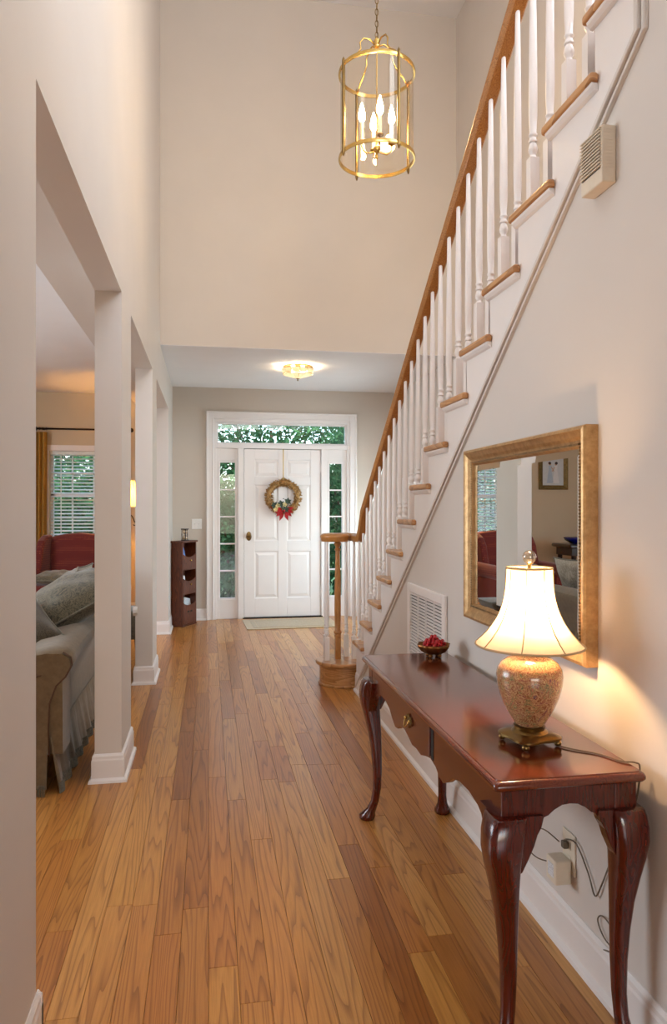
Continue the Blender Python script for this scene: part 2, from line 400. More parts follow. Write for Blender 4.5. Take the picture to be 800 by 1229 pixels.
def plank_mesh(name, geos, rnds):
    mb = MB(); cols = []
    for g_, r_ in zip(geos, rnds):
        cols += [r_] * len(g_.v); mb.add(g_.v, g_.f)
    me = bpy.data.meshes.new(name); me.from_pydata(mb.v, [], mb.f)
    a = me.attributes.new('rnd', 'FLOAT', 'POINT'); a.data.foreach_set('value', cols)
    me.materials.append(M['floor']); me.update()
    o = bpy.data.objects.new(name, me); COL.objects.link(o); o.parent = fl
    return o
c10, s10 = math.cos(R(10)), math.sin(R(10))
def proj(x, y, z):
    d = y * c10 + x * s10; l = x * c10 - y * s10
    if d < .05: return None
    return 400 + 850 * l / d, 610 - 850 * (z - 1.32) / d, d
planks = []
xc = -4.15
while xc < 2.3:
    y = -1.2 + random.uniform(-.9, 0)
    while y < YL:
        L = random.choice([.55, .75, .95, 1.15, 1.4, 1.7]) * random.uniform(.85, 1.15)
        if y < YF or xc < XL - PW:
            ye = min(y + L, YL if xc < XL - PW else YF + .04)
            if ye - y > .03: planks.append((xc, y, ye, random.random()))
        y += L
    xc += PW
def vis_area(p):
    x, y0, y1, _ = p; s = 0
    n = 6
    for i in range(n):
        y = y0 + (y1 - y0) * (i + .5) / n
        q = proj(x + PW / 2, y, 0)
        if not q: continue
        if -15 < q[0] < 815 and q[1] < 1245:
            if x + PW / 2 < -.7 or x + PW/2 > 1.08: wgt = .15 if q[0] > 40 and q[0] < 430 else 0
            elif x + PW / 2 < XL: wgt = .5 if q[0] > 40 else 0
            else: wgt = 1
            s += wgt * (850 * PW / q[2]) * 850 * 1.32 / q[2] ** 2 * (y1 - y0) / n
    return s
planks.sort(key=vis_area, reverse=True)
for p in planks[:300]:
    plank_mesh('plank', [plank_geo(p[0], p[0] + PW, p[1], p[2])], [p[3]])
rest = planks[300:]
o = plank_mesh('plank_field', [plank_geo(p[0], p[0] + PW, p[1], p[2]) for p in rest], [p[3] for p in rest]); o['kind'] = 'stuff'

# ================================================================== WALLS
T = .125
wl = MB()
wl.box(XL - T, XL, -1.0, 1.83, 0, ZH)                        # near solid stretch
wl.box(XL - T, XL, -1.0, YF + .14, ZH, ZU)                   # header and upper wall
wl.build('wall_left', 'wall_hall'); struct(COL.objects['wall_left'], 'pale beige two-storey hall wall with three tall openings', 'wall')
piers = [(3.56, 3.98), (5.48, 5.91), (7.63, YF + .14)]
for (a, b_) in piers:
    i = piers.index((a, b_))
    p = MB().box(XL - T, XL, a, b_, 0, ZH).build(['pillar', 'pillar', 'pillar'][i], 'wall_hall')
    struct(p, ['square beige pillar nearest the sofa end, between the openings', 'square beige pillar in the middle of the left wall', 'beige wall return behind the corner cabinet'][i], 'pillar')
# front door wall pieces
DX0, DX1, DZ = .03, 1.73, 2.41
wf = MB().box(XL, DX0, YF, YF + .14, 0, ZC).box(DX1, XS, YF, YF + .14, 0, ZC).box(DX0, DX1, YF, YF + .14, DZ, ZC)
struct(wf.build('wall_front', 'wall'), 'beige wall around the front door', 'wall')
struct(MB().box(XL, XS, YU, YU + .15, ZC, ZU).build('wall_upper', 'wall'), 'tall blank beige upper wall above the entry ceiling', 'wall')
struct(MB().box(XS, XS + .14, -3.0, 6.8, 0, ZU).box(XS, XS + .14, 8.1, YF + .14, 0, ZU).box(XS, XS + .14, 6.8, 8.1, 0, .6).box(XS, XS + .14, 6.8, 8.1, 1.6, ZU).build('wall_stair', 'wall_hall'), 'pale wall behind the staircase balusters', 'wall')
struct(MB().box(XL, XS, YU + .001, YF + .14, ZC - .003, ZC + .05).build('ceiling_entry', 'ceiling'), 'low white ceiling over the front door', 'ceiling')
struct(MB().box(XL - T, XS + .14, -3.0, YU + .15, ZU, ZU + .1).build('ceiling_upper', 'ceiling'), 'high white ceiling above the stairwell', 'ceiling')
# living room shell
lr = MB().box(-4.3, -4.2, 1.0, YL, 0, ZC)
struct(lr.build('wall_living_side', 'wall_living'))
WX0, WX1, WZ0, WZ1 = -1.93, -1.16, .93, 2.03
lf = MB().box(-4.3, WX0, YL, YL + .14, 0, ZC).box(WX1, XL, YL, YL + .14, 0, ZC).box(WX0, WX1, YL, YL + .14, 0, WZ0).box(WX0, WX1, YL, YL + .14, WZ1, ZC)
struct(lf.build('wall_living_front', 'wall_living'), 'beige living room wall, lamp glow in its colour, around the window with blinds', 'wall')
struct(MB().box(XL - T, XL, YF + .14, YL, 0, ZC).build('wall_living_return', 'wall_living'))
struct(MB().box(-4.2, XL - T, 0.9, 1.0, 0, ZC).build('wall_living_back', 'wall_living'))
struct(MB().box(-4.3, XL - T, .9, YL, ZC, ZC + .1).build('ceiling_living', 'ceiling'), 'white living room ceiling seen through the openings', 'ceiling')
struct(MB().box(-.86, XL - T, 1.0, YL, 2.56, ZC).build('ceiling_soffit', 'wall_hall'))

# ------------- wall under the stairs (sawtooth top)
RUN, RISE = .248, .18
def riser_y(n): return 5.53 - RUN * n
def nose(y): return RISE * (5.56 - y) / RUN     # nosing line height at y
NT = 17
poly = [(5.04, 0)]
ye = riser_y(2)
pts = [(riser_y(2), 0), (riser_y(2), RISE * 2 - .03)]
for n in range(2, NT):
    pts.append((riser_y(n + 1), RISE * n - .03)); pts.append((riser_y(n + 1), RISE * (n + 1) - .03))
pts.append((0.6, RISE * NT - .03)); pts.append((.6, 0))
wr = MB().prism(pts, 'x', XR, XR + .11)
wr.box(XR, XR + .11, -.6, .6, 0, RISE * NT - .03)
ws = wr.build('wall_right', 'wall_hall'); struct(ws, 'pale wall under the staircase behind the console table', 'wall')
# white skirt panel between the sloping moulding and the steps
OFF = .34
y_lo, y_hi = 1.60, riser_y(2) - .001
pts2 = [(y_hi, 0.002), (y_hi, RISE * 2 - .031)]
n = 2
while riser_y(n + 1) > y_lo:
    pts2.append((riser_y(n + 1), RISE * n - .031)); pts2.append((riser_y(n + 1), RISE * (n + 1) - .031)); n += 1
pts2.append((y_lo, RISE * n - .031)); pts2.append((y_lo, nose(y_lo) - OFF)); 
y0m = 5.56 - (OFF + .002) * RUN / RISE
pts2.append((min(y0m, y_hi), .002))
struct(MB().prism(pts2, 'x', XR - .004, XR).build('trim_1', 'white'), 'white skirt panel between the steps and the sloping moulding', 'trim')
# sloping moulding (three reeds) that turns vertical at the top
slope = math.atan2(RISE, RUN)
mo = MB()
def band(mo, off0, off1, thick):
    y_b = 5.56 - off0 * RUN / RISE if False else None
    ya, yb = 4.99, 1.62
    za, zb = nose(ya) - OFF, nose(yb) - OFF
    nrm = Vector((0, -math.sin(slope), -math.cos(slope)))
    # lower edge direction: moulding lies below the skirt line
    dn0 = nrm * off0; dn1 = nrm * off1
    def pt(y, dn, x): return (x, y + dn.y, (nose(y) - OFF) + dn.z)
    yv = 1.62
    # start where z = .0
    ys = 5.56 - (OFF + .005 + (off0 + .02) / math.cos(slope)) * RUN / RISE
    A0 = (ys, nose(ys) - OFF); 
    r1 = [pt(ys, dn0, XR + .001), pt(ys, dn0, XR - thick), pt(ys, dn1, XR - thick), pt(ys, dn1, XR + .001)]
    yt = 1.62; zt = nose(yt) - OFF
    # mitre at the bend to vertical
    def vert(off): return yt - off * 1.0
    def bend(off):
        y_v = yt - off
        z_v = nose(y_v) - OFF - off / math.cos(slope)
        return y_v, z_v
    b0, b1 = bend(off0), bend(off1)
    r2 = [(XR + .001, *b0), (XR - thick, *b0), (XR - thick, *b1), (XR + .001, *b1)]
    r3 = [(XR + .001, b0[0], 2.98), (XR - thick, b0[0], 2.98), (XR - thick, b1[0], 2.98), (XR + .001, b1[0], 2.98)]
    mo.loft([r1, r2, r3])
band(mo, 0, .013, .012); band(mo, .016, .029, .020); band(mo, .032, .045, .012); band(mo, -.001, .046, .005)
struct(mo.build('trim_2', M['wall_hall'], bevel=.003), 'sloping reeded moulding parallel to the stairs', 'trim')
# small end at the bottom of the wall
# ------------- baseboards
def baseboard(name, segs, h=.135, t_=.014):
    """segs: list of polylines (x,y) with wall on the left-hand side normal given"""
    mb = MB()
    for (x0, y0, x1, y1, nx, ny) in segs:
        dx, dy = x1 - x0, y1 - y0
        prof = [(0, 0), (t_ + .014, 0), (t_ + .012, .012), (t_, .022), (t_, h - .03), (t_ * .8, h - .022), (t_ * .75, h - .01), (.003, h), (0, h)]
        ra = [(x0 + nx * p, y0 + ny * p, z) for p, z in prof]; rb = [(x1 + nx * p, y1 + ny * p, z) for p, z in prof]
        mb.loft([ra, rb])
    o = mb.build(name, 'white'); return struct(o)
baseboard('baseboard_right', [(XR, .6, XR, 5.034, -1, 0)])
baseboard('baseboard_front', [(XL, YF, DX0 - .05, YF, 0, -1), (DX1 + .05, YF, XS, YF, 0, -1)])
baseboard('baseboard_left', [(XL, 0.2, XL, 1.845, 1, 0), (XL - T, 1.83, XL + .014, 1.83, 0, 1)])
baseboard('baseboard_stair', [(XS, 5.6, XS, YF, -1, 0)])
baseboard('baseboard_living', [(-4.2, YL, XL - T, YL, 0, -1)])
def base_ring(x0, x1, y0, y1, name, h=.135, t_=.014):
    prof = [(0, 0), (t_ + .014, 0), (t_ + .012, .012), (t_, .022), (t_, h - .03), (t_ * .8, h - .022), (t_ * .75, h - .01), (.003, h), (0, h)]
    rg = []
    for (cx_, cy_, dx, dy) in ((x0, y0, -1, -1), (x1, y0, 1, -1), (x1, y1, 1, 1), (x0, y1, -1, 1)):
        rg.append([(cx_ + dx * p, cy_ + dy * p, z) for p, z in prof])
    return struct(MB().loft(rg, cap=False, closed=True).build(name, 'white'))
for i, (a, b_) in enumerate(piers[:2]): base_ring(XL - T, XL, a, b_, 'baseboard_pillar')
base_ring(XL - T, XL, piers[2][0], YF - .03, 'baseboard_pillar')

# ------------- the rooms behind the camera: only shell, with unseen window openings added to let daylight in
rb = MB()
rb.box(-3.2, -3.1, -6, -1.0, 0, ZC).box(4.1, 4.2, -6, -.6, 0, ZC)
rb.box(-3.2, XL - T, -1.0, -.9, 0, ZC).box(XR + .11, 4.2, -.6, -.5, 0, ZC)
rb.box(-3.2, -1.95, -6.1, -6, 0, ZC).box(2.75, 4.2, -6.1, -6, 0, ZC).box(-1.95, 2.75, -6.1, -6, 0, .5).box(-1.95, 2.75, -6.1, -6, 2.42, ZC)
struct(rb.build('wall_rear', 'wall'))
struct(MB().box(-3.2, XL - T, -6, -1.0, ZC, ZC + .1).box(XL - T, XR, -6, .9, ZC, ZC + .28).box(XR, 4.2, -6, .6, ZC, ZC + .28).build('ceiling_rear', 'ceiling'))
up = MB().box(XL - T, -.95, -3.1, -3, 3.03, ZU).box(2.15, XS + .14, -3.1, -3, 3.03, ZU).box(-.95, 2.15, -3.1, -3, 3.03, 3.55).box(-.95, 2.15, -3.1, -3, 5.45, ZU)
up.box(XL - T, XL, -3, -1, 3.03, ZU)
struct(up.build('wall_upper_rear', 'wall'))

# ================================================================== STAIRCASE
st = thing('staircase', 'open-string staircase with oak treads, white balusters and oak handrail', 'staircase', (0, 0, 0))
XT = XR - .03
for n in range(2, NT + 1):
    yr = riser_y(n); yb = riser_y(n + 1) if n < NT else riser_y(n + 1) - 1.1
    tz = RISE * n
    # tread with mitred return that overhangs the wall and runs past the riser behind
    k = MB(); k.prism([(XR + .001, yb + .002), (XS - .003, yb + .002), (XS - .003, yr + .03), (XT, yr + .03), (XT, yb - .022), (XR + .001 - .006, yb - .022)], 'z', tz - .028, tz)
    o = k.build('tread', 'oak_step', st, bevel=.009, bseg=3)
    r_ = MB().box(XR + .002, XS - .004, yr - .012, yr, tz - RISE + .0005, tz - .0285)
    o = r_.build('riser', 'white', st)
    # cove moulding below the return
    k = MB(); k.prism([(XR - .0045, tz - .0285), (XT + .006, tz - .0285), (XT + .008, tz - .036), (XR - .014, tz - .046), (XR - .0045, tz - .05)], 'y', yb - .016, yr + .012)
    k.build('cove_moulding', 'white', st)
# starting step: rounded end
def round_end(r, cx=1.0, cy=5.265, x1=XS - .004, n=18):
    pts = [(x1, cy - r), (x1, cy + r)]
    for i in range(n + 1):
        a = PI / 2 + PI * i / n; pts.append((cx + r * math.cos(a), cy + r * math.sin(a)))
    return pts
k = MB(); k.prism(round_end(.175), 'z', 0, RISE - .028)
k.build('starting_riser', 'oak_step', st)
MB().prism(round_end(.187), 'z', 0, .018).build('starting_shoe', 'oak_step', st, bevel=.005)
MB().prism(round_end(.182), 'z', RISE - .042, RISE - .0285).build('starting_cove', 'oak_step', st, bevel=.004)
MB().prism(round_end(.205), 'z', RISE - .028, RISE).build('starting_tread', 'oak_step', st, bevel=.01, bseg=3)
# balusters: square foot, ring turnings, tapering shaft
def rail_top(y): return .90 + RISE * (5.56 - y) / RUN
def baluster_mb(h, blk):
    k = MB(); q = .0165
    k.add([(-q, -q, 0), (q, -q, 0), (q, q, 0), (-q, q, 0), (-q, -q, blk), (q, -q, blk), (q, q, blk), (-q, q, blk)],
          [(0, 3, 2, 1), (0, 1, 5, 4), (1, 2, 6, 5), (2, 3, 7, 6), (3, 0, 4, 7), (4, 5, 6, 7)])
    pr = [(.0155, blk - .001), (.011, blk + .006), (.010, blk + .012), (.0155, blk + .022), (.0165, blk + .032), (.0135, blk + .044), (.0105, blk + .052), (.0145, blk + .056), (.0145, blk + .062),
          (.0115, blk + .066), (.0115, blk + .074), (.0145, blk + .078), (.0145, blk + .083), (.0115, blk + .088), (.0145, blk + .14), (.0150, blk + .2), (.0135, blk + .4), (.0095, max(h - .06, blk + .42)), (.0088, h)]
    k.lathe(pr, (0, 0, 0), 12)
    return k
bal_cache = {}
XB = 1.105
for n in range(2, NT):
    for j in (0, 1):
        y = riser_y(n) - .012 - j * RUN / 2
        h = rail_top(y) - .052 - RISE * n
        if n == 2 and j == 0: h = 1.14 - .052 - RISE * 2 + .05
        key = (round(h, 3))
        blk = .19
        if key not in bal_cache:
            o = baluster_mb(h, blk).build('baluster', 'white', st, smooth='auto'); bal_cache[key] = o.data
        else:
            o = bpy.data.objects.new('baluster', bal_cache[key]); COL.objects.link(o); o.parent = st
        o.location = (XB, y, RISE * n)
NX, NY = .965, 5.29
VT = 1.13   # top of volute
for (bx, by) in [(.875, 5.24), (.885, 5.36), (.98, 5.405), (1.045, 5.36), (1.085, 5.26), (1.10, 5.14)]:
    o = baluster_mb(VT - .05 - RISE, .17).build('baluster', 'white', st, smooth='auto'); o.location = (bx, by, RISE)
# newel post
k = MB()
k.box(-.021, .021, -.021, .021, 0, .17)
k.lathe([(.024, .165), (.027, .175), (.024, .187), (.030, .195), (.030, .205), (.022, .215), (.024, .30), (.025, .40), (.022, .6), (.0165, .80), (.0165, .815), (.024, .822), (.024, .83), (.017, .838), (.018, .85), (.028, .865), (.028, .875), (.018, .885), (.018, VT - .05 - RISE)], (0, 0, 0), 20)
o = k.build('newel_post', 'oak', st, smooth='auto', loc=(NX, NY, RISE)); o['label'] = 'slim turned oak newel post'
# handrail: swept profile
prof = [(-.022, 0), (.022, 0), (.030, .014), (.030, .026), (.034, .034), (.032, .046), (.020, .058), (0, .062), (-.020, .058), (-.032, .046), (-.034, .034), (-.030, .026), (-.030, .014)]
path = []
for i in range(15, -1, -1): pass
ytop = riser_y(NT) + .0
path.append((XB, ytop - .9, rail_top(ytop - .9) - .062)); path = []
path.append(Vector((XB, ytop, rail_top(ytop) - .062)))
yy = ytop
while yy < 5.0:
    yy += .3; path.append(Vector((XB, min(yy, 4.98), rail_top(min(yy, 4.98)) - .062)))
zb = VT - .062
for f_ in (.25, .5, .75, 1.0):
    y = 4.98 + .17 * f_; z = zb + max(0, (rail_top(4.98) - .062 - zb)) * (1 - f_) ** 1.7
    path.append(Vector((XB, y, z)))
# spiral volute
cx, cy = NX, NY
a0 = math.atan2(5.17 - cy, XB - cx); r0 = math.hypot(5.17 - cy, XB - cx)
a0 = math.atan2(-.10, .135)
for i in range(0, 40):
    f_ = i / 39
    a = a0 + f_ * 2 * PI * 1.22
    r = .148 - .098 * min(1, f_ * 1.05)
    path.append(Vector((cx + r * math.cos(a), cy + r * math.sin(a), zb)))
rings = []
for i, P in enumerate(path):
    tg = (path[min(i + 1, len(path) - 1)] - path[max(i - 1, 0)]); th = Vector((tg.x, tg.y, 0)).normalized(); sd = Vector((th.y, -th.x, 0))
    rings.append([tuple(P + sd * a + Vector((0, 0, b_))) for a, b_ in prof])
k = MB().loft(rings)
k.lathe([(.03, 0), (.052, .006), (.055, .03), (.05, .05), (.03, .062), (.0005, .064)], (NX, NY, zb), 24)
o = k.build('handrail', 'oak_y', st, smooth='auto'); o['label'] = 'oak handrail ending in a spiral volute'

# ================================================================== FRONT DOOR UNIT
du = bpy.data.objects.new('door_1', None); COL.objects.link(du); du.location = (0, 0, 0)
struct(du, 'white six-panel front door with sidelights and transom window', 'door')
def part(mb, name, mat, parent, **kw): return mb.build(name, mat, parent, **kw)
cs = MB()
def frame_rect(mb, x0, x1, z0, z1, w_, ya, yb, bottom=True):
    mb.box(x0, x0 + w_, ya, yb, z0, z1).box(x1 - w_, x1, ya, yb, z0, z1).box(x0 + w_, x1 - w_, ya, yb, z1 - w_, z1)
    if bottom: mb.box(x0 + w_, x1 - w_, ya, yb, z0, z0 + w_)
frame_rect(cs, -.02, 1.78, 0, 2.46, .082, YF - .018, YF - .0005, False)
frame_rect(cs, -.026, 1.786, 0, 2.466, .022, YF - .03, YF - .0005, False)
frame_rect(cs, .045, 1.715, 0, 2.395, .014, YF - .024, YF - .0005, False)
part(cs, 'casing', 'white', du, bevel=.004)
jb = MB()
YA, YB = YF + .0, YF + .12
jb.box(.0305, .09, YA, YB, 0, 2.409).box(1.67, 1.7295, YA, YB, 0, 2.409).box(.09, 1.67, YA, YB, 2.345, 2.409)
jb.box(.09, 1.67, YA + .005, YB, 2.035, 2.085)                       # transom bar
jb.box(.345, .415, YA + .005, YB, 0, 2.035).box(1.35, 1.42, YA + .005, YB, 0, 2.035)   # mullions
part(jb, 'jamb', 'white', du, bevel=.003)
# door slab with six sunk panels
sx0, sx1, sz0, sz1 = .4195, 1.3455, .014, 2.029
MB().box(.4155, 1.3495, YF + .066, YF + .09, .014, 2.0345).build('door_gap_shade', 'black', du)  # black sheet that paints the shade in the gap around the slab
sl = MB(); fy, by = YF + .03, YF + .074
cols_ = [(sx0, .545), (.825, .935), (1.22, sx1)]
rows_ = [(sz0, .24), (.80, .93), (1.60, 1.70), (1.905, sz1)]
for a, b_ in cols_: sl.box(a, b_, fy, by, sz0, sz1)
openx = [(.545, .825), (.935, 1.22)]
for a, b_ in openx:
    for c, d in rows_: sl.box(a, b_, fy, by, c, d)
part(sl, 'door_slab', 'white', du, bevel=.004)
for a, b_ in openx:
    for (c, d) in [(.24, .80), (.93, 1.60), (1.70, 1.905)]:
        k = MB(); m_ = .035
        ring0 = [(a, fy + .012, c), (b_, fy + .012, c), (b_, fy + .012, d), (a, fy + .012, d)]
        ring1 = [(a + .012, fy + .014, c + .012), (b_ - .012, fy + .014, c + .012), (b_ - .012, fy + .014, d - .012), (a + .012, fy + .014, d - .012)]
        ring2 = [(a + .045, fy + .003, c + .045), (b_ - .045, fy + .003, c + .045), (b_ - .045, fy + .003, d - .045), (a + .045, fy + .003, d - .045)]
        ringb = [(a, by - .01, c), (b_, by - .01, c), (b_, by - .01, d), (a, by - .01, d)]
        k.loft([ringb, ring0, ring1, ring2]); part(k, 'door_panel', 'white', du)
MB().box(.4, 1.365, YF + .0, YF + .12, 0, .013).build('threshold', 'black', du)
# knob and plates
kb = MB(); 
def lathe_y(mb, prof, c, seg=20):
    k = MB().lathe(prof, (0, 0, 0), seg); mb.add([(c[0] + v[0], c[1] - v[2], c[2] + v[1]) for v in k.v], k.f)
ky, kz = fy, .995
KX = .475
e = MB(); k_ = MB().lathe([(.032, 0), (.032, .003), (.02, .006)], (0, 0, 0), 20); e.add([(KX + v[0], ky - v[2], kz - .01 + v[1] * 1.7) for v in k_.v], k_.f)
e.build('knob_plate', 'oldbrass', du, smooth='auto')
e = MB(); lathe_y(e, [(.010, 0), (.010, .03), (.024, .036), (.029, .05), (.024, .062), (.010, .067)], (KX, ky, kz)); e.build('door_knob', 'oldbrass', du, smooth='auto')
for z in (.30, 1.05, 1.80):
    MB().box(1.342, 1.362, fy - .008, fy - .0005, z - .05, z + .05).build('hinge', 'white', du, bevel=.002)
# sidelights
for (a, b_, g0, g1) in [(.09, .345, .135, .312), (1.42, 1.67, 1.457, 1.612)]:
    y0, y1 = YF + .04, YF + .09
    k = MB().box(a, g0, y0, y1, 0, 2.035).box(g1, b_, y0, y1, 0, 2.035).box(g0, g1, y0, y1, 0, .25).box(g0, g1, y0, y1, 1.865, 2.035)
    k.box(g0 - .02, g0 - .008, y0 - .008, y0, .22, 1.9).box(g1 + .008, g1 + .02, y0 - .008, y0, .22, 1.9).box(g0 - .008, g1 + .008, y0 - .008, y0, .22, .232).box(g0 - .008, g1 + .008, y0 - .008, y0, 1.888, 1.9)
    k.build('sidelight_frame', 'white', du, bevel=.002)
    hh = (1.865 - .25) / 5
    for i in range(5):
        z0, z1 = .25 + i * hh, .25 + (i + 1) * hh
        MB().box(g0 - .002, g1 + .002, y0 + .022, y0 + .026, z0 + .007, z1 - .007).build('pane', 'glass', du)
        if i: MB().box(g0, g1, y0 + .008, y0 + .04, z0 - .008, z0 + .008).build('muntin', 'white', du)
# transom
k = MB(); frame_rect(k, .09, 1.67, 2.085, 2.345, .022, YF + .04, YF + .09); k.build('transom_frame', 'white', du, bevel=.002)
MB().box(.112, 1.648, YF + .06, YF + .064, 2.107, 2.323).build('pane', 'glass', du)

w2 = bpy.data.objects.new('added_window_2', None); COL.objects.link(w2); struct(w2, 'added low white window in the side wall of the entry, hidden behind the stairs', 'window')  # invented window, added so the entry lamp has an opening
k = MB(); k.box(XS - .018, XS - .0005, 6.72, 6.8, .52, 1.68).box(XS - .018, XS - .0005, 8.1, 8.18, .52, 1.68).box(XS - .018, XS - .0005, 6.8, 8.1, 1.6, 1.68).box(XS - .05, XS - .0005, 6.70, 8.20, .56, .6)
k.build('window_casing', 'white', w2, bevel=.003)
k = MB(); k.box(XS + .03, XS + .08, 6.8, 6.84, .6, 1.6).box(XS + .03, XS + .08, 8.06, 8.1, .6, 1.6).box(XS + .03, XS + .08, 6.84, 8.06, .6, .64).box(XS + .03, XS + .08, 6.84, 8.06, 1.56, 1.6)
k.build('window_frame', 'white', w2)
for i in (1, 2, 3): y = 6.84 + 1.22 * i / 4; MB().box(XS + .04, XS + .07, y - .01, y + .01, .64, 1.56).build('muntin', 'white', w2)
MB().box(XS + .04, XS + .07, 6.84, 8.06, 1.09, 1.11).build('muntin', 'white', w2)
for i in range(4):
    for z0 in (.64, 1.11):
        MB().box(XS + .053, XS + .056, 6.85 + .305 * i, 7.135 + .305 * i, z0, z0 + .45).build('pane', 'glass', w2)
# wreath on the door
WX, WZ = .885, 1.455
wt = thing('wreath', 'gold pinecone wreath with red bow hanging on the white front door', 'wreath', (WX, fy - .035, WZ))
def leaf(mb, c, ln, wd, ax, up_):
    ax = Vector(ax).normalized(); up_ = Vector(up_); sd = ax.cross(up_)
    if sd.length < 1e-4: sd = ax.orthogonal()
    sd.normalize(); nn = sd.cross(ax); c = Vector(c)
    mb.add([c, c + ax * ln * .5 + sd * wd / 2 + nn * wd * .15, c + ax * ln, c + ax * ln * .5 - sd * wd / 2 + nn * wd * .15, c + ax * ln * .5 - nn * wd * .1], [(0, 1, 4), (1, 2, 4), (2, 3, 4), (3, 0, 4)])
k = MB()
k.tube([(.175 * math.cos(2 * PI * i / 32), 0, .175 * math.sin(2 * PI * i / 32)) for i in range(32)], .028, 8, True)
for i in range(620):
    a = random.uniform(0, 2 * PI); b_ = random.uniform(0, 2 * PI)
    ct = Vector((.175 * math.cos(a), 0, .175 * math.sin(a))); n_ = Vector((math.cos(a) * math.cos(b_), -abs(math.sin(b_)) if math.sin(b_) > -.3 else math.sin(b_) * .4, math.sin(a) * math.cos(b_)))
    p = ct + n_ * .022; ax = n_ + Vector((random.uniform(-.8, .8), random.uniform(-.3, .3), random.uniform(-.8, .8)))
    if (p + ax.normalized() * .02).y > .033: continue
    leaf(k, p, random.uniform(.026, .044), random.uniform(.014, .024), ax, n_.orthogonal())
k.build('cone_ring', 'gold_leaf', wt)['kind'] = 'stuff'
k = MB()
for sgn in (-1, 1):
    for j in range(3):
        ang = .35 - j * .5
        leaf(k, (sgn * .01, -.06, -.165), .115 - .012 * j, .062, (sgn * math.cos(ang), -.1, math.sin(ang)), (0, -1, 0))
    leaf(k, (sgn * .008, -.062, -.17), .125, .05, (sgn * .38, -.05, -1), (0, -1, 0))
    leaf(k, (sgn * .03, -.062, -.17), .09, .045, (sgn * .9, -.05, -.9), (0, -1, 0))
k.sphere((0, -.065, -.165), .017)
k.build('bow', 'red_bow', wt)
for (px, pz) in [(-.11, -.10), (-.035, -.085), (.045, -.055), (.02, -.145)]:
    k = MB()
    for j in range(6):
        a = j * PI / 3 + px * 9; leaf(k, (px, -.068, pz), .052, .03, (math.cos(a), -.25, math.sin(a)), (0, -1, 0))
    k.build('holly_leaf', 'dark_leaf', wt)
for (px, pz) in [(-.075, -.105), (.01, -.09), (-.10, -.15)]:
    k = MB()
    for j in range(5):
        a = j * PI / 2.5 + px * 9; leaf(k, (px, -.074, pz), .034, .026, (math.cos(a), -.3, math.sin(a)), (0, -1, 0))
    k.build('blossom', 'cream_petal', wt)
for (px, pz) in [(.0, -.02), (-.045, -.05), (-.03, -.05), (-.15, -.12), (-.145, -.135)]:
    MB().sphere((px, -.03, pz), .007, 8, 6).build('berry', 'dark_leaf' if px > -.1 else 'red_bow', wt)
k = MB().box(-.006, .006, .0, .003, .19, .5755).box(-.006, .006, .0, .034, .5735, .5765).sphere((0, -.01, .215), .016, 10, 6, 1.2, .6, 1)
k.build('ribbon', 'ribbon', wt)

# door mat
dm = thing('door_mat', 'sage and beige door mat on the floor before the front door', 'mat', (.92, 8.07, 0), R(2))
MB().prism([(-.52, -.34), (.52, -.34), (.52, .34), (-.52, .34)], 'z', .0005, .008).build('mat_border', 'mat2', dm, bevel=.003)
MB().prism([(-.44, -.26), (.44, -.26), (.44, .26), (-.44, .26)], 'z', .008, .010).build('mat_field', 'mat', dm)
frame_k = MB()
for (a, b_, c, d) in [(-.4, .4, -.235, -.22), (-.4, .4, .22, .235), (-.4, -.385, -.22, .22), (.385, .4, -.22, .22)]: frame_k.box(a, b_, c, d, .010, .0108)
frame_k.build('mat_stripe', 'mat2', dm)

# light switch
sw = thing('light_switch', 'white double light switch plate on the beige wall above the cabinet', 'switch', (-.137, YF, 1.135))
MB().box(-.058, .058, -.006, -.0003, -.06, .06).build('switch_plate', 'plastic_white', sw, bevel=.003)
for x in (-.023, .023): MB().rbox((x, -.010, .003), (.009, .014, .022), Matrix.Rotation(.4, 3, 'X')).build('toggle', 'plastic_white', sw)

# ================================================================== CORNER CABINET
cb = thing('cabinet', 'narrow dark wood corner cabinet with open bins beside the front door', 'cabinet', (-.283, 8.02, 0), R(61))
# local: x along the front (0..W), y into depth, front face at y=0
W_, D_, H_ = .30, .145, .955
def CB(x0, x1, y0, y1, z0, z1, name, mat='darkwood', bev=.002): return MB().box(x0, x1, y0, y1, z0, z1).build(name, mat, cb, bevel=bev)
CB(0, .016, 0, D_, .01, H_ - .02, 'side_panel'); CB(W_ - .016, W_, 0, D_, .01, H_ - .02, 'side_panel')
CB(.016, W_ - .016, D_ - .008, D_, .01, H_ - .02, 'back_panel')
CB(-.014, W_ + .014, -.014, D_, H_ - .02, H_, 'top')
CB(-.006, W_ + .006, -.006, D_, 0, .012, 'base')
for z0, hgt in ((.03, .20), (.37, .13), (.64, .13)):
    CB(.016, W_ - .016, .0, D_ - .008, z0 - .014, z0, 'shelf')
    k = MB(); top = [(.017 + (W_ - .034) * i / 10, z0 + hgt + .035 * (abs(i - 5) / 5) ** 2) for i in range(11)]
    k.prism([(.017, z0), (W_ - .017, z0)] + top[::-1], 'y', -.004, .008); bn = k.build('bin_front', 'darkwood', cb, bevel=.002)
    kn = MB(); lathe_y(kn, [(.004, 0), (.004, .01), (.009, .014), (.009, .02), (.003, .024)], (W_ / 2, -.004, z0 + hgt * .72), 12)
    if hgt < .2: kn.build('knob', 'brass', bn, smooth='auto')
    else:
        for sx in (-.03, .03): MB().box(W_ / 2 + sx - .02, W_ / 2 + sx + .02, -.0055, -.004, z0 + .12, z0 + .14).build('hand_slot_shade', 'black', bn)  # black patches paint the dark inside of slots that are not cut
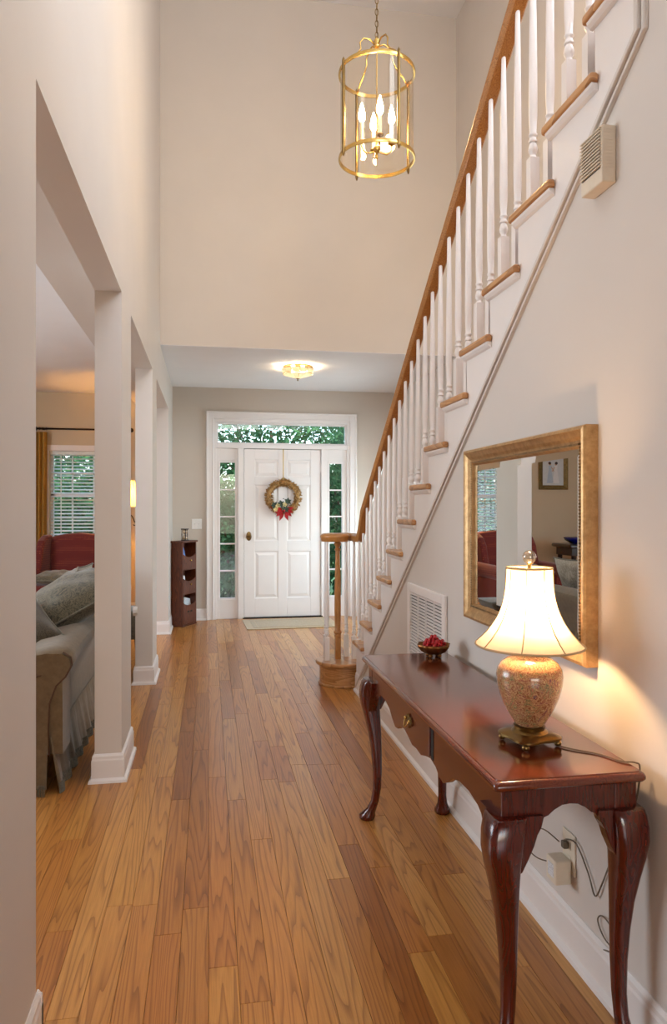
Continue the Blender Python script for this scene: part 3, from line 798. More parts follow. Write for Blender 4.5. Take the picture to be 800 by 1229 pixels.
def inbin(name, label, cat, x, z, wdt, hgt, tilt, mat, n=3):
    t_ = thing(name, label, cat, cb.matrix_world @ Vector((0, 0, 0)))
    Mx = Matrix.Translation((-.283, 8.02, 0)) @ Matrix.Rotation(R(61), 4, 'Z')
    t_.location = Mx @ Vector((x, .03, z)); t_.rotation_euler = (R(-9), R(tilt), R(61))
    MB().box(-wdt / 2, wdt / 2, 0, .004, 0, hgt).build('cover', mat, t_)
    MB().box(-wdt / 2 + .003, wdt / 2 - .001, .0042, .012, .003, hgt - .004).build('pages', 'paper_white', t_)
    return t_
inbin('booklet', 'blue and white booklet in the top bin of the cabinet', 'booklet', .125, .645, .085, .235, -9, 'paper_blue')
inbin('booklet', 'pale blue leaflet in the middle bin of the cabinet', 'booklet', .09, .375, .08, .19, 5, 'paper_white')
inbin('magazine', 'white-edged magazine leaning out of the lowest bin of the cabinet', 'magazine', .17, .036, .17, .27, 14, 'paper_white')
# hourglass
hg = thing('hourglass', 'small hourglass with dark wood posts on top of the corner cabinet', 'hourglass', (-.262, 8.16, H_ + .0005), R(20))
MB().lathe([(.045, 0), (.045, .010)], (0, 0, 0), 20).build('base', 'ebony', hg); MB().lathe([(.045, .125), (.045, .135)], (0, 0, 0), 20).build('cap', 'ebony', hg)
MB().lathe([(.012, .011), (.028, .02), (.030, .04), (.018, .058), (.004, .067), (.004, .069), (.018, .078), (.03, .096), (.028, .116), (.012, .124)], (0, 0, 0), 20).build('glass_bulb', 'crystal', hg, smooth=True)
MB().lathe([(.026, .018), (.025, .03), (.003, .045)], (0, 0, 0), 16).build('sand', 'sand', hg, smooth=True)
for i in range(3):
    a = i * 2 * PI / 3 + .4; MB().lathe([(.005, .01), (.003, .03), (.006, .067), (.003, .1), (.005, .125)], (.036 * math.cos(a), .036 * math.sin(a), 0), 8).build('post', 'ebony', hg, smooth=True)

# ================================================================== CONSOLE TABLE
TX0, TX1, TY0, TY1, TZ = .645, 1.030, 1.53, 2.97, .692
tb = thing('console_table', 'polished cherry console table with cabriole legs against the right wall', 'table', ((TX0 + TX1) / 2, (TY0 + TY1) / 2, 0))
ox, oy = tb.location.x, tb.location.y
hx, hy = (TX1 - TX0) / 2, (TY1 - TY0) / 2
def rr(hx_, hy_, r=.012, n=4):
    pts = []
    for (sx, sy, a0) in ((1, 1, 0), (-1, 1, 90), (-1, -1, 180), (1, -1, 270)):
        for i in range(n + 1):
            a = R(a0 + 90 * i / n); pts.append((sx * (hx_ - r) + r * math.cos(a), sy * (hy_ - r) + r * math.sin(a)))
    return pts
rings = []
for ins, z in ((.012, -.026), (.004, -.024), (.0, -.018), (.0, -.012), (.003, -.006), (.008, -.0025), (.010, -.0025), (.011, 0)):
    rings.append([(x, y, TZ + z) for x, y in rr(hx - ins, hy - ins)])
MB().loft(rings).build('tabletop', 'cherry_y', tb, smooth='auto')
ins = .028; az1 = TZ - .0265
ax0, ax1 = -hx + ins, hx - .012
half = [(0, .528), (.05, .524), (.10, .538), (.15, .548), (.20, .540), (.235, .522), (.27, .518), (.31, .535), (.35, .560), (.41, .575), (.48, .576), (.54, .565), (.58, .545), (.62, .522)]
bot = [(-a, z) for a, z in half[::-1]] + half[1:]
def apron_long(x, y_lo=-hy + .045, y_hi=hy - .045):
    bt = [(max(min(a, y_hi), y_lo), z) for a, z in bot]
    return [(y_hi + .0, az1), (y_lo, az1)] + [(y_lo, .54)] + [p for p in bt if y_lo < p[0] < y_hi] + [(y_hi, .54)]
def sm(pts_):  # smooth with Catmull-Rom
    return pts_
k = MB().prism(apron_long(0), 'x', ax0, ax0 + .018); k.build('front_apron', 'cherry', tb, bevel=.002)
k = MB().prism([(hy - .045, az1), (-hy + .045, az1), (-hy + .045, .6), (hy - .045, .6)], 'x', ax1 - .018, ax1); k.build('back_apron', 'cherry', tb)
hs = [(0, .618), (.02, .616), (.04, .606), (.055, .594), (.066, .590), (.07, .582), (.085, .575), (.10, .555), (.115, .53), (.125, .505)]
xm = (ax0 + ax1) / 2
for yy, nm in ((-hy + ins, 'near_apron'), (hy - ins - .018, 'far_apron')):
    b2 = [(xm - a, z) for a, z in hs[::-1]] + [(xm + a, z) for a, z in hs[1:]]
    k = MB().prism([(ax1 - .03, az1), (ax0 + .03, az1), (ax0 + .03, .505)] + b2 + [(ax1 - .03, .505)], 'y', yy + .001, yy + .019); k.build('side_apron', 'cherry', tb, bevel=.002)
# drawer front, slightly proud, with the shade of a gap painted as a black strip on its near side
d0, d1 = 2.09 - oy, 2.50 - oy
dr = MB().box(ax0 - .006, ax0 - .0002, d0, d1, .558, az1 - .006).build('drawer', 'cherry', tb, bevel=.002)
MB().box(ax0 - .0015, ax0 - .0002, d0 - .024, d0 - .001, .553, az1 - .001).build('recess_shade', 'black', tb)  # flat black strip painted as shade, nothing is cut into the apron
hz_ = .605; hyy = (d0 + d1) / 2 + .01
pl = MB(); pl.prism([(hyy + a, hz_ + b_) for a, b_ in [(-.036, 0), (-.022, .018), (-.008, .012), (0, .024), (.008, .012), (.022, .018), (.036, 0), (.022, -.015), (.008, -.012), (0, -.026), (-.008, -.012), (-.022, -.015)]], 'x', ax0 - .011, ax0 - .0062)
hp = pl.build('handle', 'oldbrass', dr, bevel=.001); 
MB().tube([(ax0 - .015 - .010 * math.sin(PI * i / 10), hyy - .024 + .048 * i / 10, hz_ + .004 - .024 * math.sin(PI * i / 10)) for i in range(11)], .0028, 8).sphere((ax0 - .014, hyy - .024, hz_ + .004), .006, 8, 6).sphere((ax0 - .014, hyy + .024, hz_ + .004), .006, 8, 6).build('bail', 'brass', tb, smooth=True)
# legs
def leg_mb(sx, sy, back=False):
    k = MB(); prof_ = [(0, .030, .030, 1), (.006, .031, .034, 1), (.016, .030, .035, 1), (.028, .026, .028, 1), (.05, .016, .021, 1), (.085, .006, .0175, 1), (.14, .000, .0175, .9), (.22, -.001, .0195, .8), (.30, .002, .0225, .7), (.37, .007, .0265, .6),
            (.43, .014, .032, .5), (.485, .021, .038, .4), (.525, .023, .0425, .3), (.56, .019, .044, .2), (.585, .013, .0435, .12), (.598, .008, .0425, .08), (.601, .005, .040, .05)]
    rg = []
    for z, off, hw, rd in prof_:
        ring = []
        e_ = 2 + (1 - rd) * 3
        for i in range(20):
            a = 2 * PI * i / 20; ca, sa = math.cos(a), math.sin(a)
            ring.append((sx * off + hw * math.copysign(abs(ca) ** (2 / e_), ca), sy * off * (1.0) + hw * math.copysign(abs(sa) ** (2 / e_), sa), z))
        rg.append(ring)
    k.loft(rg); return k
for sx, sy in ((-1, -1), (1, -1), (-1, 1), (1, 1)):
    lx = ax0 + .027 if sx < 0 else ax1 - .030; ly = sy * (hy - ins - .027)
    lg = leg_mb(sx * (1.15 if sx < 0 else .35), sy).build('leg', 'cherry', tb, smooth='auto', loc=(lx, ly, 0))
    MB().box(-.0285, .0285, -.0285, .0285, .585, az1).build('corner_post', 'cherry', lg, bevel=.002)

for sx, sy in ((-1, -1), (1, -1), (-1, 1), (1, 1)):
    lx = ax0 + .027 if sx < 0 else ax1 - .030; ly = sy * (hy - ins - .027)
    ear = [(.0, .60), (.075, .60), (.068, .572), (.058, .555), (.05, .53), (.036, .50), (.02, .47), (0, .46)]
    MB().prism([(lx - sx * p, z) for p, z in ear], 'y', ly + sy * .004, ly + sy * .037).build('knee_ear', 'cherry', tb, bevel=.002)
    MB().prism([(ly - sy * p, z) for p, z in ear], 'x', lx + sx * .004, lx + sx * .041).build('knee_ear', 'cherry', tb, bevel=.002)
# ---------------- table lamp
LX, LY = .845, 1.775
lp = thing('table_lamp', 'floral ginger-jar table lamp with cream bell shade, lit', 'lamp', (LX, LY, TZ + .0005), R(12))
k = MB(); sq = []
for sc_, z in ((.070, .016), (.074, .019), (.074, .024), (.066, .028), (.052, .033)):
    ring = []
    for i in range(32):
        a = 2 * PI * i / 32; r_ = 1 + .13 * math.cos(4 * (a - PI / 4)); ring.append((sc_ * r_ * math.cos(a), sc_ * r_ * math.sin(a), z))
    sq.append(ring)
k.loft(sq); k.lathe([(.05, .03), (.046, .036), (.040, .040), (.042, .048), (.036, .050)], (0, 0, 0), 28)
k.build('brass_base', 'oldbrass', lp, smooth='auto')
for i in range(4):
    a = PI / 4 + i * PI / 2; MB().sphere((.072 * math.cos(a), .072 * math.sin(a), .009), .0105, 10, 8, 1, 1, .85).build('foot', 'oldbrass', lp, smooth=True)
MB().lathe([(.034, .048), (.040, .055), (.052, .075), (.066, .10), (.078, .13), (.0855, .16), (.0875, .182), (.084, .20), (.074, .215), (.058, .226), (.046, .231), (.041, .236), (.040, .243)], (0, 0, 0), 40).build('jar', 'jar', lp, smooth=True)
MB().lathe([(.041, .242), (.046, .245), (.046, .256), (.038, .262), (.02, .266)], (0, 0, 0), 32).build('jar_lid', 'jar', lp, smooth='auto')
MB().lathe([(.008, .264), (.006, .28), (.012, .285), (.014, .30), (.012, .33), (.006, .335)], (0, 0, 0), 16).build('socket', 'brass', lp, smooth=True)
MB().sphere((0, 0, .365), .026, 16, 10, 1, 1, 1.15).build('bulb', 'bulb', lp, smooth=True)
k = MB()
for s_ in (-1, 1): k.tube([(0, 0, .333), (s_ * .03, 0, .34), (s_ * .042, 0, .38), (s_ * .03, 0, .43), (0, 0, .463)], .0015, 6)
k.build('harp', 'brass', lp, smooth=True)
# bell shade: eight panels
S0, S1 = .262, .468
def shade_r(f):  # f 0 bottom .. 1 top
    return .060 + (.143 - .060) * ((1 - f) ** 2.9)
for th_, nm in ((0, 'shade'),):
    k = MB(); rg = []
    for j in range(15):
        f = j / 14; ring = []
        for i in range(64):
            a = 2 * PI * i / 64; pan = (a * 8 / (2 * PI)) % 1.0
            r_ = shade_r(f) * (1 - .025 * math.sin(PI * pan)); ring.append((r_ * math.cos(a), r_ * math.sin(a), S0 + (S1 - S0) * f))
        rg.append(ring)
    k.loft(rg, cap=False); sh = k.build('lamp_shade', 'shade', lp, smooth=True)
for i in range(8):
    a = 2 * PI * i / 8; MB().tube([((shade_r(j / 10) + .0012) * math.cos(a), (shade_r(j / 10) + .0012) * math.sin(a), S0 + (S1 - S0) * j / 10) for j in range(11)], .0016, 5).build('seam', 'shade_seam', sh, smooth=True)
for f, rz_ in ((0, .003), (1, .0028)):
    rr_ = shade_r(f) * .99; MB().tube([(rr_ * math.cos(2 * PI * i / 48), rr_ * math.sin(2 * PI * i / 48), S0 + (S1 - S0) * f) for i in range(48)], rz_, 6, True).build('shade_trim', 'shade_seam', sh, smooth=True)
k = MB().lathe([(.006, .463), (.006, .467)], (0, 0, 0), 12)
for i in range(3):
    a = i * 2 * PI / 3; k.tube([(0, 0, .465), (.059 * math.cos(a), .059 * math.sin(a), .466)], .001, 5)
k.build('spider', 'brass', lp)
MB().lathe([(.006, .468), (.004, .476), (.009, .48)], (0, 0, 0), 12).build('finial_neck', 'brass', lp)
MB().sphere((0, 0, .497), .0185, 20, 12).build('finial', 'crystal', lp, smooth=True)
# cord on the table and down the wall
cd = tag(MB().tube(spline([(LX + .06, LY - .04, TZ + .003), (.93, 1.70, TZ + .0028), (.975, 1.66, TZ + .0028), (1.005, 1.60, TZ + .003), (1.032, 1.585, TZ + .003), (1.041, 1.58, TZ - .01), (1.045, 1.60, .60), (1.052, 1.66, .50), (1.055, 1.72, .40), (1.054, 1.77, .30), (1.05, 1.80, .25), (1.053, 1.84, .29), (1.050, 1.90, .345), (1.04, 1.945, .34), (1.034, 1.957, .318)]), .0022, 6).build('lamp_cord', 'grey_cord', smooth=True), 'thin brown cord running from the table lamp down to the outlet', 'cord')
cd2 = tag(MB().tube(spline([(1.02, 1.995, .25), (.99, 2.03, .25), (.965, 2.05, .28), (.97, 2.04, .325), (1.0, 2.01, .345), (1.03, 1.965, .325)]), .002, 6).build('adapter_cord', 'grey_cord', smooth=True), 'short grey cord looping from the adapter block beside the outlet', 'cord')
k = MB().tube(spline([(1.053, 1.70, .20), (1.052, 1.76, .215), (1.052, 1.79, .19), (1.052, 1.76, .16), (1.053, 1.70, .15), (1.052, 1.75, .13), (1.052, 1.79, .105), (1.053, 1.75, .075), (1.053, 1.68, .06)]), .002, 6)
tag(k.build('loose_cord', 'grey_cord', smooth=True), 'loose thin cord coiled against the wall low behind the table leg', 'cord')
ou = thing('wall_outlet', 'ivory wall outlet low on the wall under the console table', 'outlet', (XR, 1.955, .298))
MB().box(-.006, -.0003, -.037, .037, -.060, .060).build('outlet_plate', 'plastic', ou, bevel=.003)
for z in (-.022, .022): MB().box(-.008, -.0062, -.015, .015, z - .013, z + .013).build('socket', 'plastic', ou, bevel=.002)
MB().box(-.026, -.0082, -.010, .010, .012, .034).build('plug', 'grey_cord', ou, bevel=.004)
ad = thing('power_adapter', 'square ivory power adapter plugged into the outlet under the table', 'adapter', (XR - .0085, 1.962, .248))
MB().box(-.050, 0, -.03, .03, -.037, .033).build('adapter_body', 'plastic', ad, bevel=.004); 
MB().box(-.0508, -.0502, -.018, .018, -.02, .02).build('rating_label', 'paper_white', ad)

# ---------------- bowl of red fruit
bw = thing('bowl', 'small bronze footed bowl on the far end of the console table', 'bowl', (.935, 2.87, TZ + .0005))
BP = [(.022, .014), (.035, .016), (.052, .026), (.064, .042), (.069, .055), (.067, .056), (.061, .043), (.048, .028), (.032, .02), (.001, .019)]
rg = []
for r_, z in BP: rg.append([(r_ * (1 + .05 * math.cos(8 * 2 * PI * i / 48)) * math.cos(2 * PI * i / 48), r_ * (1 + .05 * math.cos(8 * 2 * PI * i / 48)) * math.sin(2 * PI * i / 48), z) for i in range(48)])
MB().loft(rg).build('basin', 'copper', bw, smooth=True)
for i in range(4):
    a = PI / 4 + i * PI / 2; MB().sphere((.028 * math.cos(a), .028 * math.sin(a), .0085), .009, 8, 6).build('foot', 'copper', bw, smooth=True)
fpos = [(-.03, -.012, .055), (.0, -.025, .056), (.03, -.01, .055), (-.015, .02, .056), (.018, .022, .056), (.0, -.002, .074)]
for i, (x, y, z) in enumerate(fpos):
    f_ = thing('red_berry_cluster', ['knobbly red fruit in the bronze bowl, low at its hall side', 'knobbly red fruit in the middle front of the bronze bowl', 'knobbly red fruit in the bronze bowl nearest the wall', 'knobbly red fruit at the back of the bronze bowl, hall side', 'knobbly red fruit at the back of the bronze bowl, wall side', 'topmost knobbly red fruit heaped in the bronze bowl'][i], 'fruit', (.935 + x, 2.87 + y, TZ + z), 0, 'red fruit in the bronze bowl')
    k = MB()
    for j in range(14):
        a = j * 2.4; zz = 1 - 2 * (j + .5) / 14; q = math.sqrt(1 - zz * zz); k.sphere((.014 * q * math.cos(a), .014 * q * math.sin(a), .015 * zz), .0085, 7, 5)
    k.build('fruit_body', 'fruit', f_, smooth=True)
    k = MB()
    for j in range(2): leaf(k, (0, 0, -.004), .026, .014, (math.cos(i * 2.1 + j), math.sin(i * 2.1 + j), .45), (0, 0, 1))
    k.build('leaf', 'fruit_leaf', f_)

# ================================================================== MIRROR
my0, my1, mz0, mz1 = 1.80, 2.74, .880, 1.552
mr = thing('wall_mirror', 'large gold-framed mirror on the wall above the console table', 'mirror', (XR, (my0 + my1) / 2, (mz0 + mz1) / 2))
mhy, mhz = (my1 - my0) / 2, (mz1 - mz0) / 2
FW = .062
fp = [(0, 0), (0, .036), (.004, .043), (.012, .045), (.017, .041), (.022, .038), (.030, .034), (.040, .026), (.046, .024), (.050, .027), (.055, .026), (FW, .016), (FW, 0)]
rg = []
for (sy, sz) in ((-1, -1), (1, -1), (1, 1), (-1, 1)):
    rg.append([(-d - .0005, sy * (mhy - i_), sz * (mhz - i_)) for i_, d in fp])
MB().loft(rg, cap=False, closed=True).build('mirror_frame', 'gold', mr)
# beaded inner edge
k = MB()
iy, iz = mhy - .0505, mhz - .0505
nb = 90
for i in range(nb): 
    y = -iy + 2 * iy * i / (nb - 1)
    for z in (-iz, iz): k.box(-.030, -.026, y - .0032, y + .0032, z - .003, z + .003)
for i in range(62):
    z = -iz + 2 * iz * i / 61
    for y in (-iy, iy): k.box(-.030, -.026, y - .003, y + .003, z - .0032, z + .0032)
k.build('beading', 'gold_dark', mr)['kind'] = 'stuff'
gy, gz, gb = mhy - FW + .002, mhz - FW + .002, .024
gx = -.016; bvd = gb * math.tan(R(3.0))
r0 = [(gx + bvd, -gy, -gz), (gx + bvd, gy, -gz), (gx + bvd, gy, gz), (gx + bvd, -gy, gz)]
r1 = [(gx, -gy + gb, -gz + gb), (gx, gy - gb, -gz + gb), (gx, gy - gb, gz - gb), (gx, -gy + gb, gz - gb)]
k = MB(); k.add([(gx + .004, v[1], v[2]) for v in r0] + r0 + r1, [(3, 2, 1, 0), (4, 5, 9, 8), (5, 6, 10, 9), (6, 7, 11, 10), (7, 4, 8, 11), (8, 9, 10, 11), (0, 1, 5, 4), (1, 2, 6, 5), (2, 3, 7, 6), (3, 0, 4, 7)])
k.build('mirror_glass', 'mirror', mr)

# ---------------- return-air grille
vy0, vy1, vz0, vz1 = 3.05, 3.66, .30, .925
vg = thing('vent_grille', 'white louvred return-air grille on the wall beyond the console table', 'vent', (XR, (vy0 + vy1) / 2, (vz0 + vz1) / 2))
vhy, vhz = (vy1 - vy0) / 2, (vz1 - vz0) / 2
k = MB(); 
for a in (-1, 1):
    k.box(-.016, -.0005, min(a * vhy, a * (vhy - .045)), max(a * vhy, a * (vhy - .045)), -vhz, vhz)
    k.box(-.016, -.0005, -vhy + .045, vhy - .045, min(a * vhz, a * (vhz - .045)), max(a * vhz, a * (vhz - .045)))
k.build('grille_frame', 'white', vg, bevel=.004)
MB().box(-.003, -.0008, -vhy + .04, vhy - .04, -vhz + .04, vhz - .04).build('grille_shade', 'black', vg)  # black sheet painting the dark of the duct behind the louvers
for i in range(5):
    y = -vhy + .045 + (2 * vhy - .09) * i / 4
    if 0 < i < 4: MB().box(-.011, -.003, y - .003, y + .003, -vhz + .045, vhz - .045).build('grille_bar', 'white', vg)
k = MB(); nl = 34
for i in range(nl):
    z = -vhz + .045 + (2 * vhz - .09) * (i + .5) / nl
    k.rbox((-.0085, 0, z), (.012, 2 * vhy - .091, .0014), Matrix.Rotation(R(-32), 3, 'Y'))
k.build('louver', 'white', vg)['kind'] = 'stuff'

# ---------------- chime box
ch = thing('door_chime', 'ivory louvred chime box high on the wall by the sloping moulding', 'chime box', (XR, 1.765, 2.18))
MB().box(-.042, -.0005, -.054, .054, 0, .152).build('chime_body', 'plastic', ch, bevel=.004)
k = MB()
for i in range(12):
    z = .04 + .1 * i / 11
    k.box(-.0425, -.042, -.046, .046, z - .0014, z + .0014)
k.build('louver_slot_shade', 'black', ch)['kind'] = 'stuff'  # thin black strips paint the shade between the chime louvers
k = MB()
for i in range(12):
    z = .04 + .1 * i / 11; k.rbox((-.0455, 0, z + .004), (.005, .1, .0030), Matrix.Rotation(R(-30), 3, 'Y'))
for i in range(12):
    z = .04 + .1 * i / 11; k.box(-.036, -.012, -.0548, -.0541, z - .0012, z + .0012)
k.build('louver', 'plastic', ch)['kind'] = 'stuff'

# ================================================================== CHANDELIER
CX, CY, CZ = .93, 3.875, 3.28
LR, LH = .212, .475
cl = thing('lantern_chandelier', 'brass and glass cylindrical lantern hanging over the hall, lit', 'chandelier', (CX, CY, CZ))
def ring_band(z, r, h, t_=.006, name='ring'):
    MB().loft([[((r + a) * math.cos(2 * PI * i / 64), (r + a) * math.sin(2 * PI * i / 64), z + b_) for a, b_ in ((0, -h / 2), (t_, -h / 2), (t_ + .003, 0), (t_, h / 2), (0, h / 2))] for i in range(64)], cap=False, closed=True).build(name, 'brass', cl, smooth='auto')
ring_band(0, LR - .006, .020, .008, 'bottom_ring'); ring_band(LH, LR - .006, .020, .008, 'top_ring')
cdir = math.atan2(-CY, -CX)      # direction to the camera
for off in (-57, 33, 123, -147):
    a = cdir + R(off); x, y = (LR + .004) * math.cos(a), (LR + .004) * math.sin(a)
    MB().lathe([(.001, -.035), (.004, -.03), (.008, -.018), (.009, -.01), (.009, LH + .01), (.008, LH + .02), (.003, LH + .03), (.001, LH + .036)], (x, y, 0), 10).build('frame_bar', 'oldbrass', cl, smooth=True)
    aa = cdir + R(off + 6); ab = cdir + R(off + 84); ns = 14; k = MB(); rg = []
    for i in range(ns + 1):
        q = aa + (ab - aa) * i / ns; r_ = LR - .010
        rg.append([(r_ * math.cos(q), r_ * math.sin(q), .008), ((r_ + .003) * math.cos(q), (r_ + .003) * math.sin(q), .008), ((r_ + .003) * math.cos(q), (r_ + .003) * math.sin(q), LH - .008), (r_ * math.cos(q), r_ * math.sin(q), LH - .008)])
    k.loft(rg).build('glass_panel', 'lantern_glass', cl, smooth='auto')
    # curved straps up to the crown
    pth = [(LR * .98 * math.cos(a), LR * .98 * math.sin(a), LH)]
    for s_, z in ((.86, .035), (.62, .075), (.5, .11), (.52, .145), (.42, .175), (.22, .185), (.08, .165)): pth.append((LR * s_ * math.cos(a), LR * s_ * math.sin(a), LH + z))
    MB().tube(pth, .0045, 8).build('strap', 'brass', cl, smooth=True)
MB().lathe([(.004, LH + .14), (.014, LH + .15), (.02, LH + .165), (.012, LH + .18), (.018, LH + .19), (.008, LH + .205), (.004, LH + .215)], (0, 0, 0), 16).build('crown', 'brass', cl, smooth=True)
MB().tube([(0, 0, .07), (0, 0, LH + .15)], .004, 8).build('stem', 'brass', cl)
MB().lathe([(.002, -.005), (.008, .01), (.006, .03), (.018, .045), (.022, .06), (.010, .075), (.008, .09)], (0, 0, 0), 16).build('hub', 'brass', cl, smooth=True)
for i in range(4):
    a = cdir + R(12 + 90 * i); ca, sa = math.cos(a), math.sin(a); q = .085
    ar = MB().tube([(0, 0, .06), (.3 * q * ca, .3 * q * sa, .035), (.7 * q * ca, .7 * q * sa, .03), (q * ca, q * sa, .055), (q * ca, q * sa, .085)], .004, 8).lathe([(.004, .08), (.020, .09), (.022, .094), (.012, .1)], (q * ca, q * sa, 0), 14).build('candle_arm', 'brass', cl, smooth=True)
    MB().lathe([(.0095, .098), (.0095, .20)], (q * ca, q * sa, 0), 12).build('candle_sleeve', 'candle', cl, smooth='auto')
    MB().lathe([(.006, .2), (.0185, .222), (.020, .240), (.012, .275), (.002, .31)], (q * ca, q * sa, 0), 12).build('candle_bulb', 'candle_bulb', cl, smooth=True)
# chain links
zt = LH + .205; link = None; i = 0
while CZ + zt < ZU - .07:
    if link is None:
        pts3 = []
        for j in range(20):
            a = 2 * PI * j / 20; pts3.append((.009 * math.cos(a), 0, .019 * math.sin(a)))
        link = MB().tube(pts3, .0023, 6, True).build('chain_link', 'oldbrass', cl, smooth=True); o = link
    else:
        o = bpy.data.objects.new('chain_link', link.data); COL.objects.link(o); o.parent = cl
    o.location = (0, 0, zt + .016); o.rotation_euler = (0, 0, PI / 2 * (i % 2)); zt += .0325; i += 1
MB().tube([(.004, .004, LH + .2), (-.004, .004, LH + .9), (.003, -.003, ZU - CZ - .03)], .0018, 5).build('wire', 'oldbrass', cl)
MB().lathe([(.004, ZU - CZ - .08), (.02, ZU - CZ - .065), (.06, ZU - CZ - .02), (.065, ZU - CZ - .001)], (0, 0, 0), 24).build('canopy', 'brass', cl, smooth=True)

# ================================================================== FLUSH CEILING LIGHT
fx = thing('ceiling_light', 'small round faceted-glass ceiling light in front of the door', 'ceiling light', (.886, 7.1, ZC))
MB().lathe([(.02, -.012), (.14, -.012), (.15, -.008), (.15, -.0005)], (0, 0, 0), 32).build('ceiling_plate', 'brass', fx, smooth='auto')
rg = []
ns = 12
def fcir(r_, z, n_=12): return [(r_ * math.cos(2 * PI * i / n_), r_ * math.sin(2 * PI * i / n_), z) for i in range(n_)]
for i in range(ns):
    a0_, a1_ = 2 * PI * i / ns + .02, 2 * PI * (i + 1) / ns - .02
    def q(r_, a, z): return (r_ * math.cos(a), r_ * math.sin(a), z)
    k = MB(); k.loft([[q(.158, a0_, -.03), q(.158, a1_, -.03), q(.161, a1_, -.03), q(.161, a0_, -.03)], [q(.148, a0_, -.075), q(.148, a1_, -.075), q(.151, a1_, -.075), q(.151, a0_, -.075)]])
    k.build('glass_facet', 'flush_glass', fx)
    k = MB(); k.loft([[q(.146, a0_, -.080), q(.146, a1_, -.080), q(.148, a1_, -.083), q(.148, a0_, -.083)], [q(.02, a0_, -.118), q(.02, a1_, -.118), q(.02, a1_, -.121), q(.02, a0_, -.121)]])
    k.build('glass_facet', 'flush_glass', fx)
    k = MB().tube([q(.16, a0_ - .02, -.018), q(.15, a0_ - .02, -.078), q(.015, a0_ - .02, -.121)], .0022, 6); k.build('rib', 'brass', fx)
k = MB().tube(fcir(.16, -.026, 36), .004, 6, True).tube(fcir(.15, -.078, 36), .003, 6, True); k.build('rim', 'brass', fx, smooth=True)
MB().lathe([(.018, -.118), (.012, -.126), (.006, -.132), (.009, -.138), (.002, -.148)], (0, 0, 0), 12).build('finial', 'oldbrass', fx, smooth=True)
for s_ in (-1, 1): MB().sphere((.05 * s_, 0, -.045), .022, 12, 8).build('bulb', 'flush_bulb', fx, smooth=True)

# ================================================================== LIVING ROOM
# window
wn = bpy.data.objects.new('window_1', None); COL.objects.link(wn); struct(wn, 'white living room window with horizontal blinds', 'window')
k = MB(); k.box(WX0 - .07, WX0, YL - .016, YL - .0005, WZ0 - .02, WZ1 + .07).box(WX1, WX1 + .07, YL - .016, YL - .0005, WZ0 - .02, WZ1 + .07).box(WX0, WX1, YL - .016, YL - .0005, WZ1, WZ1 + .07).box(WX0 - .09, WX1 + .09, YL - .05, YL - .0005, WZ0 - .03, WZ0)
k.build('window_casing', 'white', wn, bevel=.003)
k = MB(); frame_rect(k, WX0, WX1, WZ0, WZ1, .035, YL + .06, YL + .12); k.box(WX0, WX1, YL + .06, YL + .12, 1.46, 1.50); k.build('window_frame', 'white', wn)
for i in (1, 2): 
    x = WX0 + (WX1 - WX0) * i / 3; MB().box(x - .009, x + .009, YL + .075, YL + .1, WZ0 + .03, WZ1 - .03).build('muntin', 'white', wn)
for z in (1.20, 1.75): MB().box(WX0 + .03, WX1 - .03, YL + .075, YL + .1, z - .009, z + .009).build('muntin', 'white', wn)
for i in range(3):
    for (z0, z1) in ((WZ0 + .036, 1.19), (1.21, 1.459), (1.501, 1.741), (1.759, WZ1 - .036)):
        x0 = WX0 + (WX1 - WX0) * i / 3; x1 = WX0 + (WX1 - WX0) * (i + 1) / 3
        MB().box(max(x0, WX0 + .035), min(x1, WX1 - .035), YL + .086, YL + .089, z0, z1).build('pane', 'glass', wn)
bl = thing('window_blind', 'white slatted blind half open in the living room window', 'blind', ((WX0 + WX1) / 2, YL + .03, WZ0))
MB().box(-.38, .38, -.02, .02, WZ1 - WZ0 - .045, WZ1 - WZ0 - .003).build('head_rail', 'slat', bl)
nsl = 25; sm_ = None
for i in range(nsl):
    z = .025 + (WZ1 - WZ0 - .08) * i / (nsl - 1)
    if sm_ is None:
        o = MB().rbox((0, 0, 0), (.75, .038, .0022), Matrix.Rotation(R(24), 3, 'X')).build('slat', 'slat', bl); sm_ = o.data
    else:
        o = bpy.data.objects.new('slat', sm_); COL.objects.link(o); o.parent = bl
    o.location = (0, 0, z)
for x in (-.25, .25): MB().box(x - .006, x + .006, -.0215, -.021, .01, WZ1 - WZ0 - .05).build('ladder_tape', 'slat', bl)
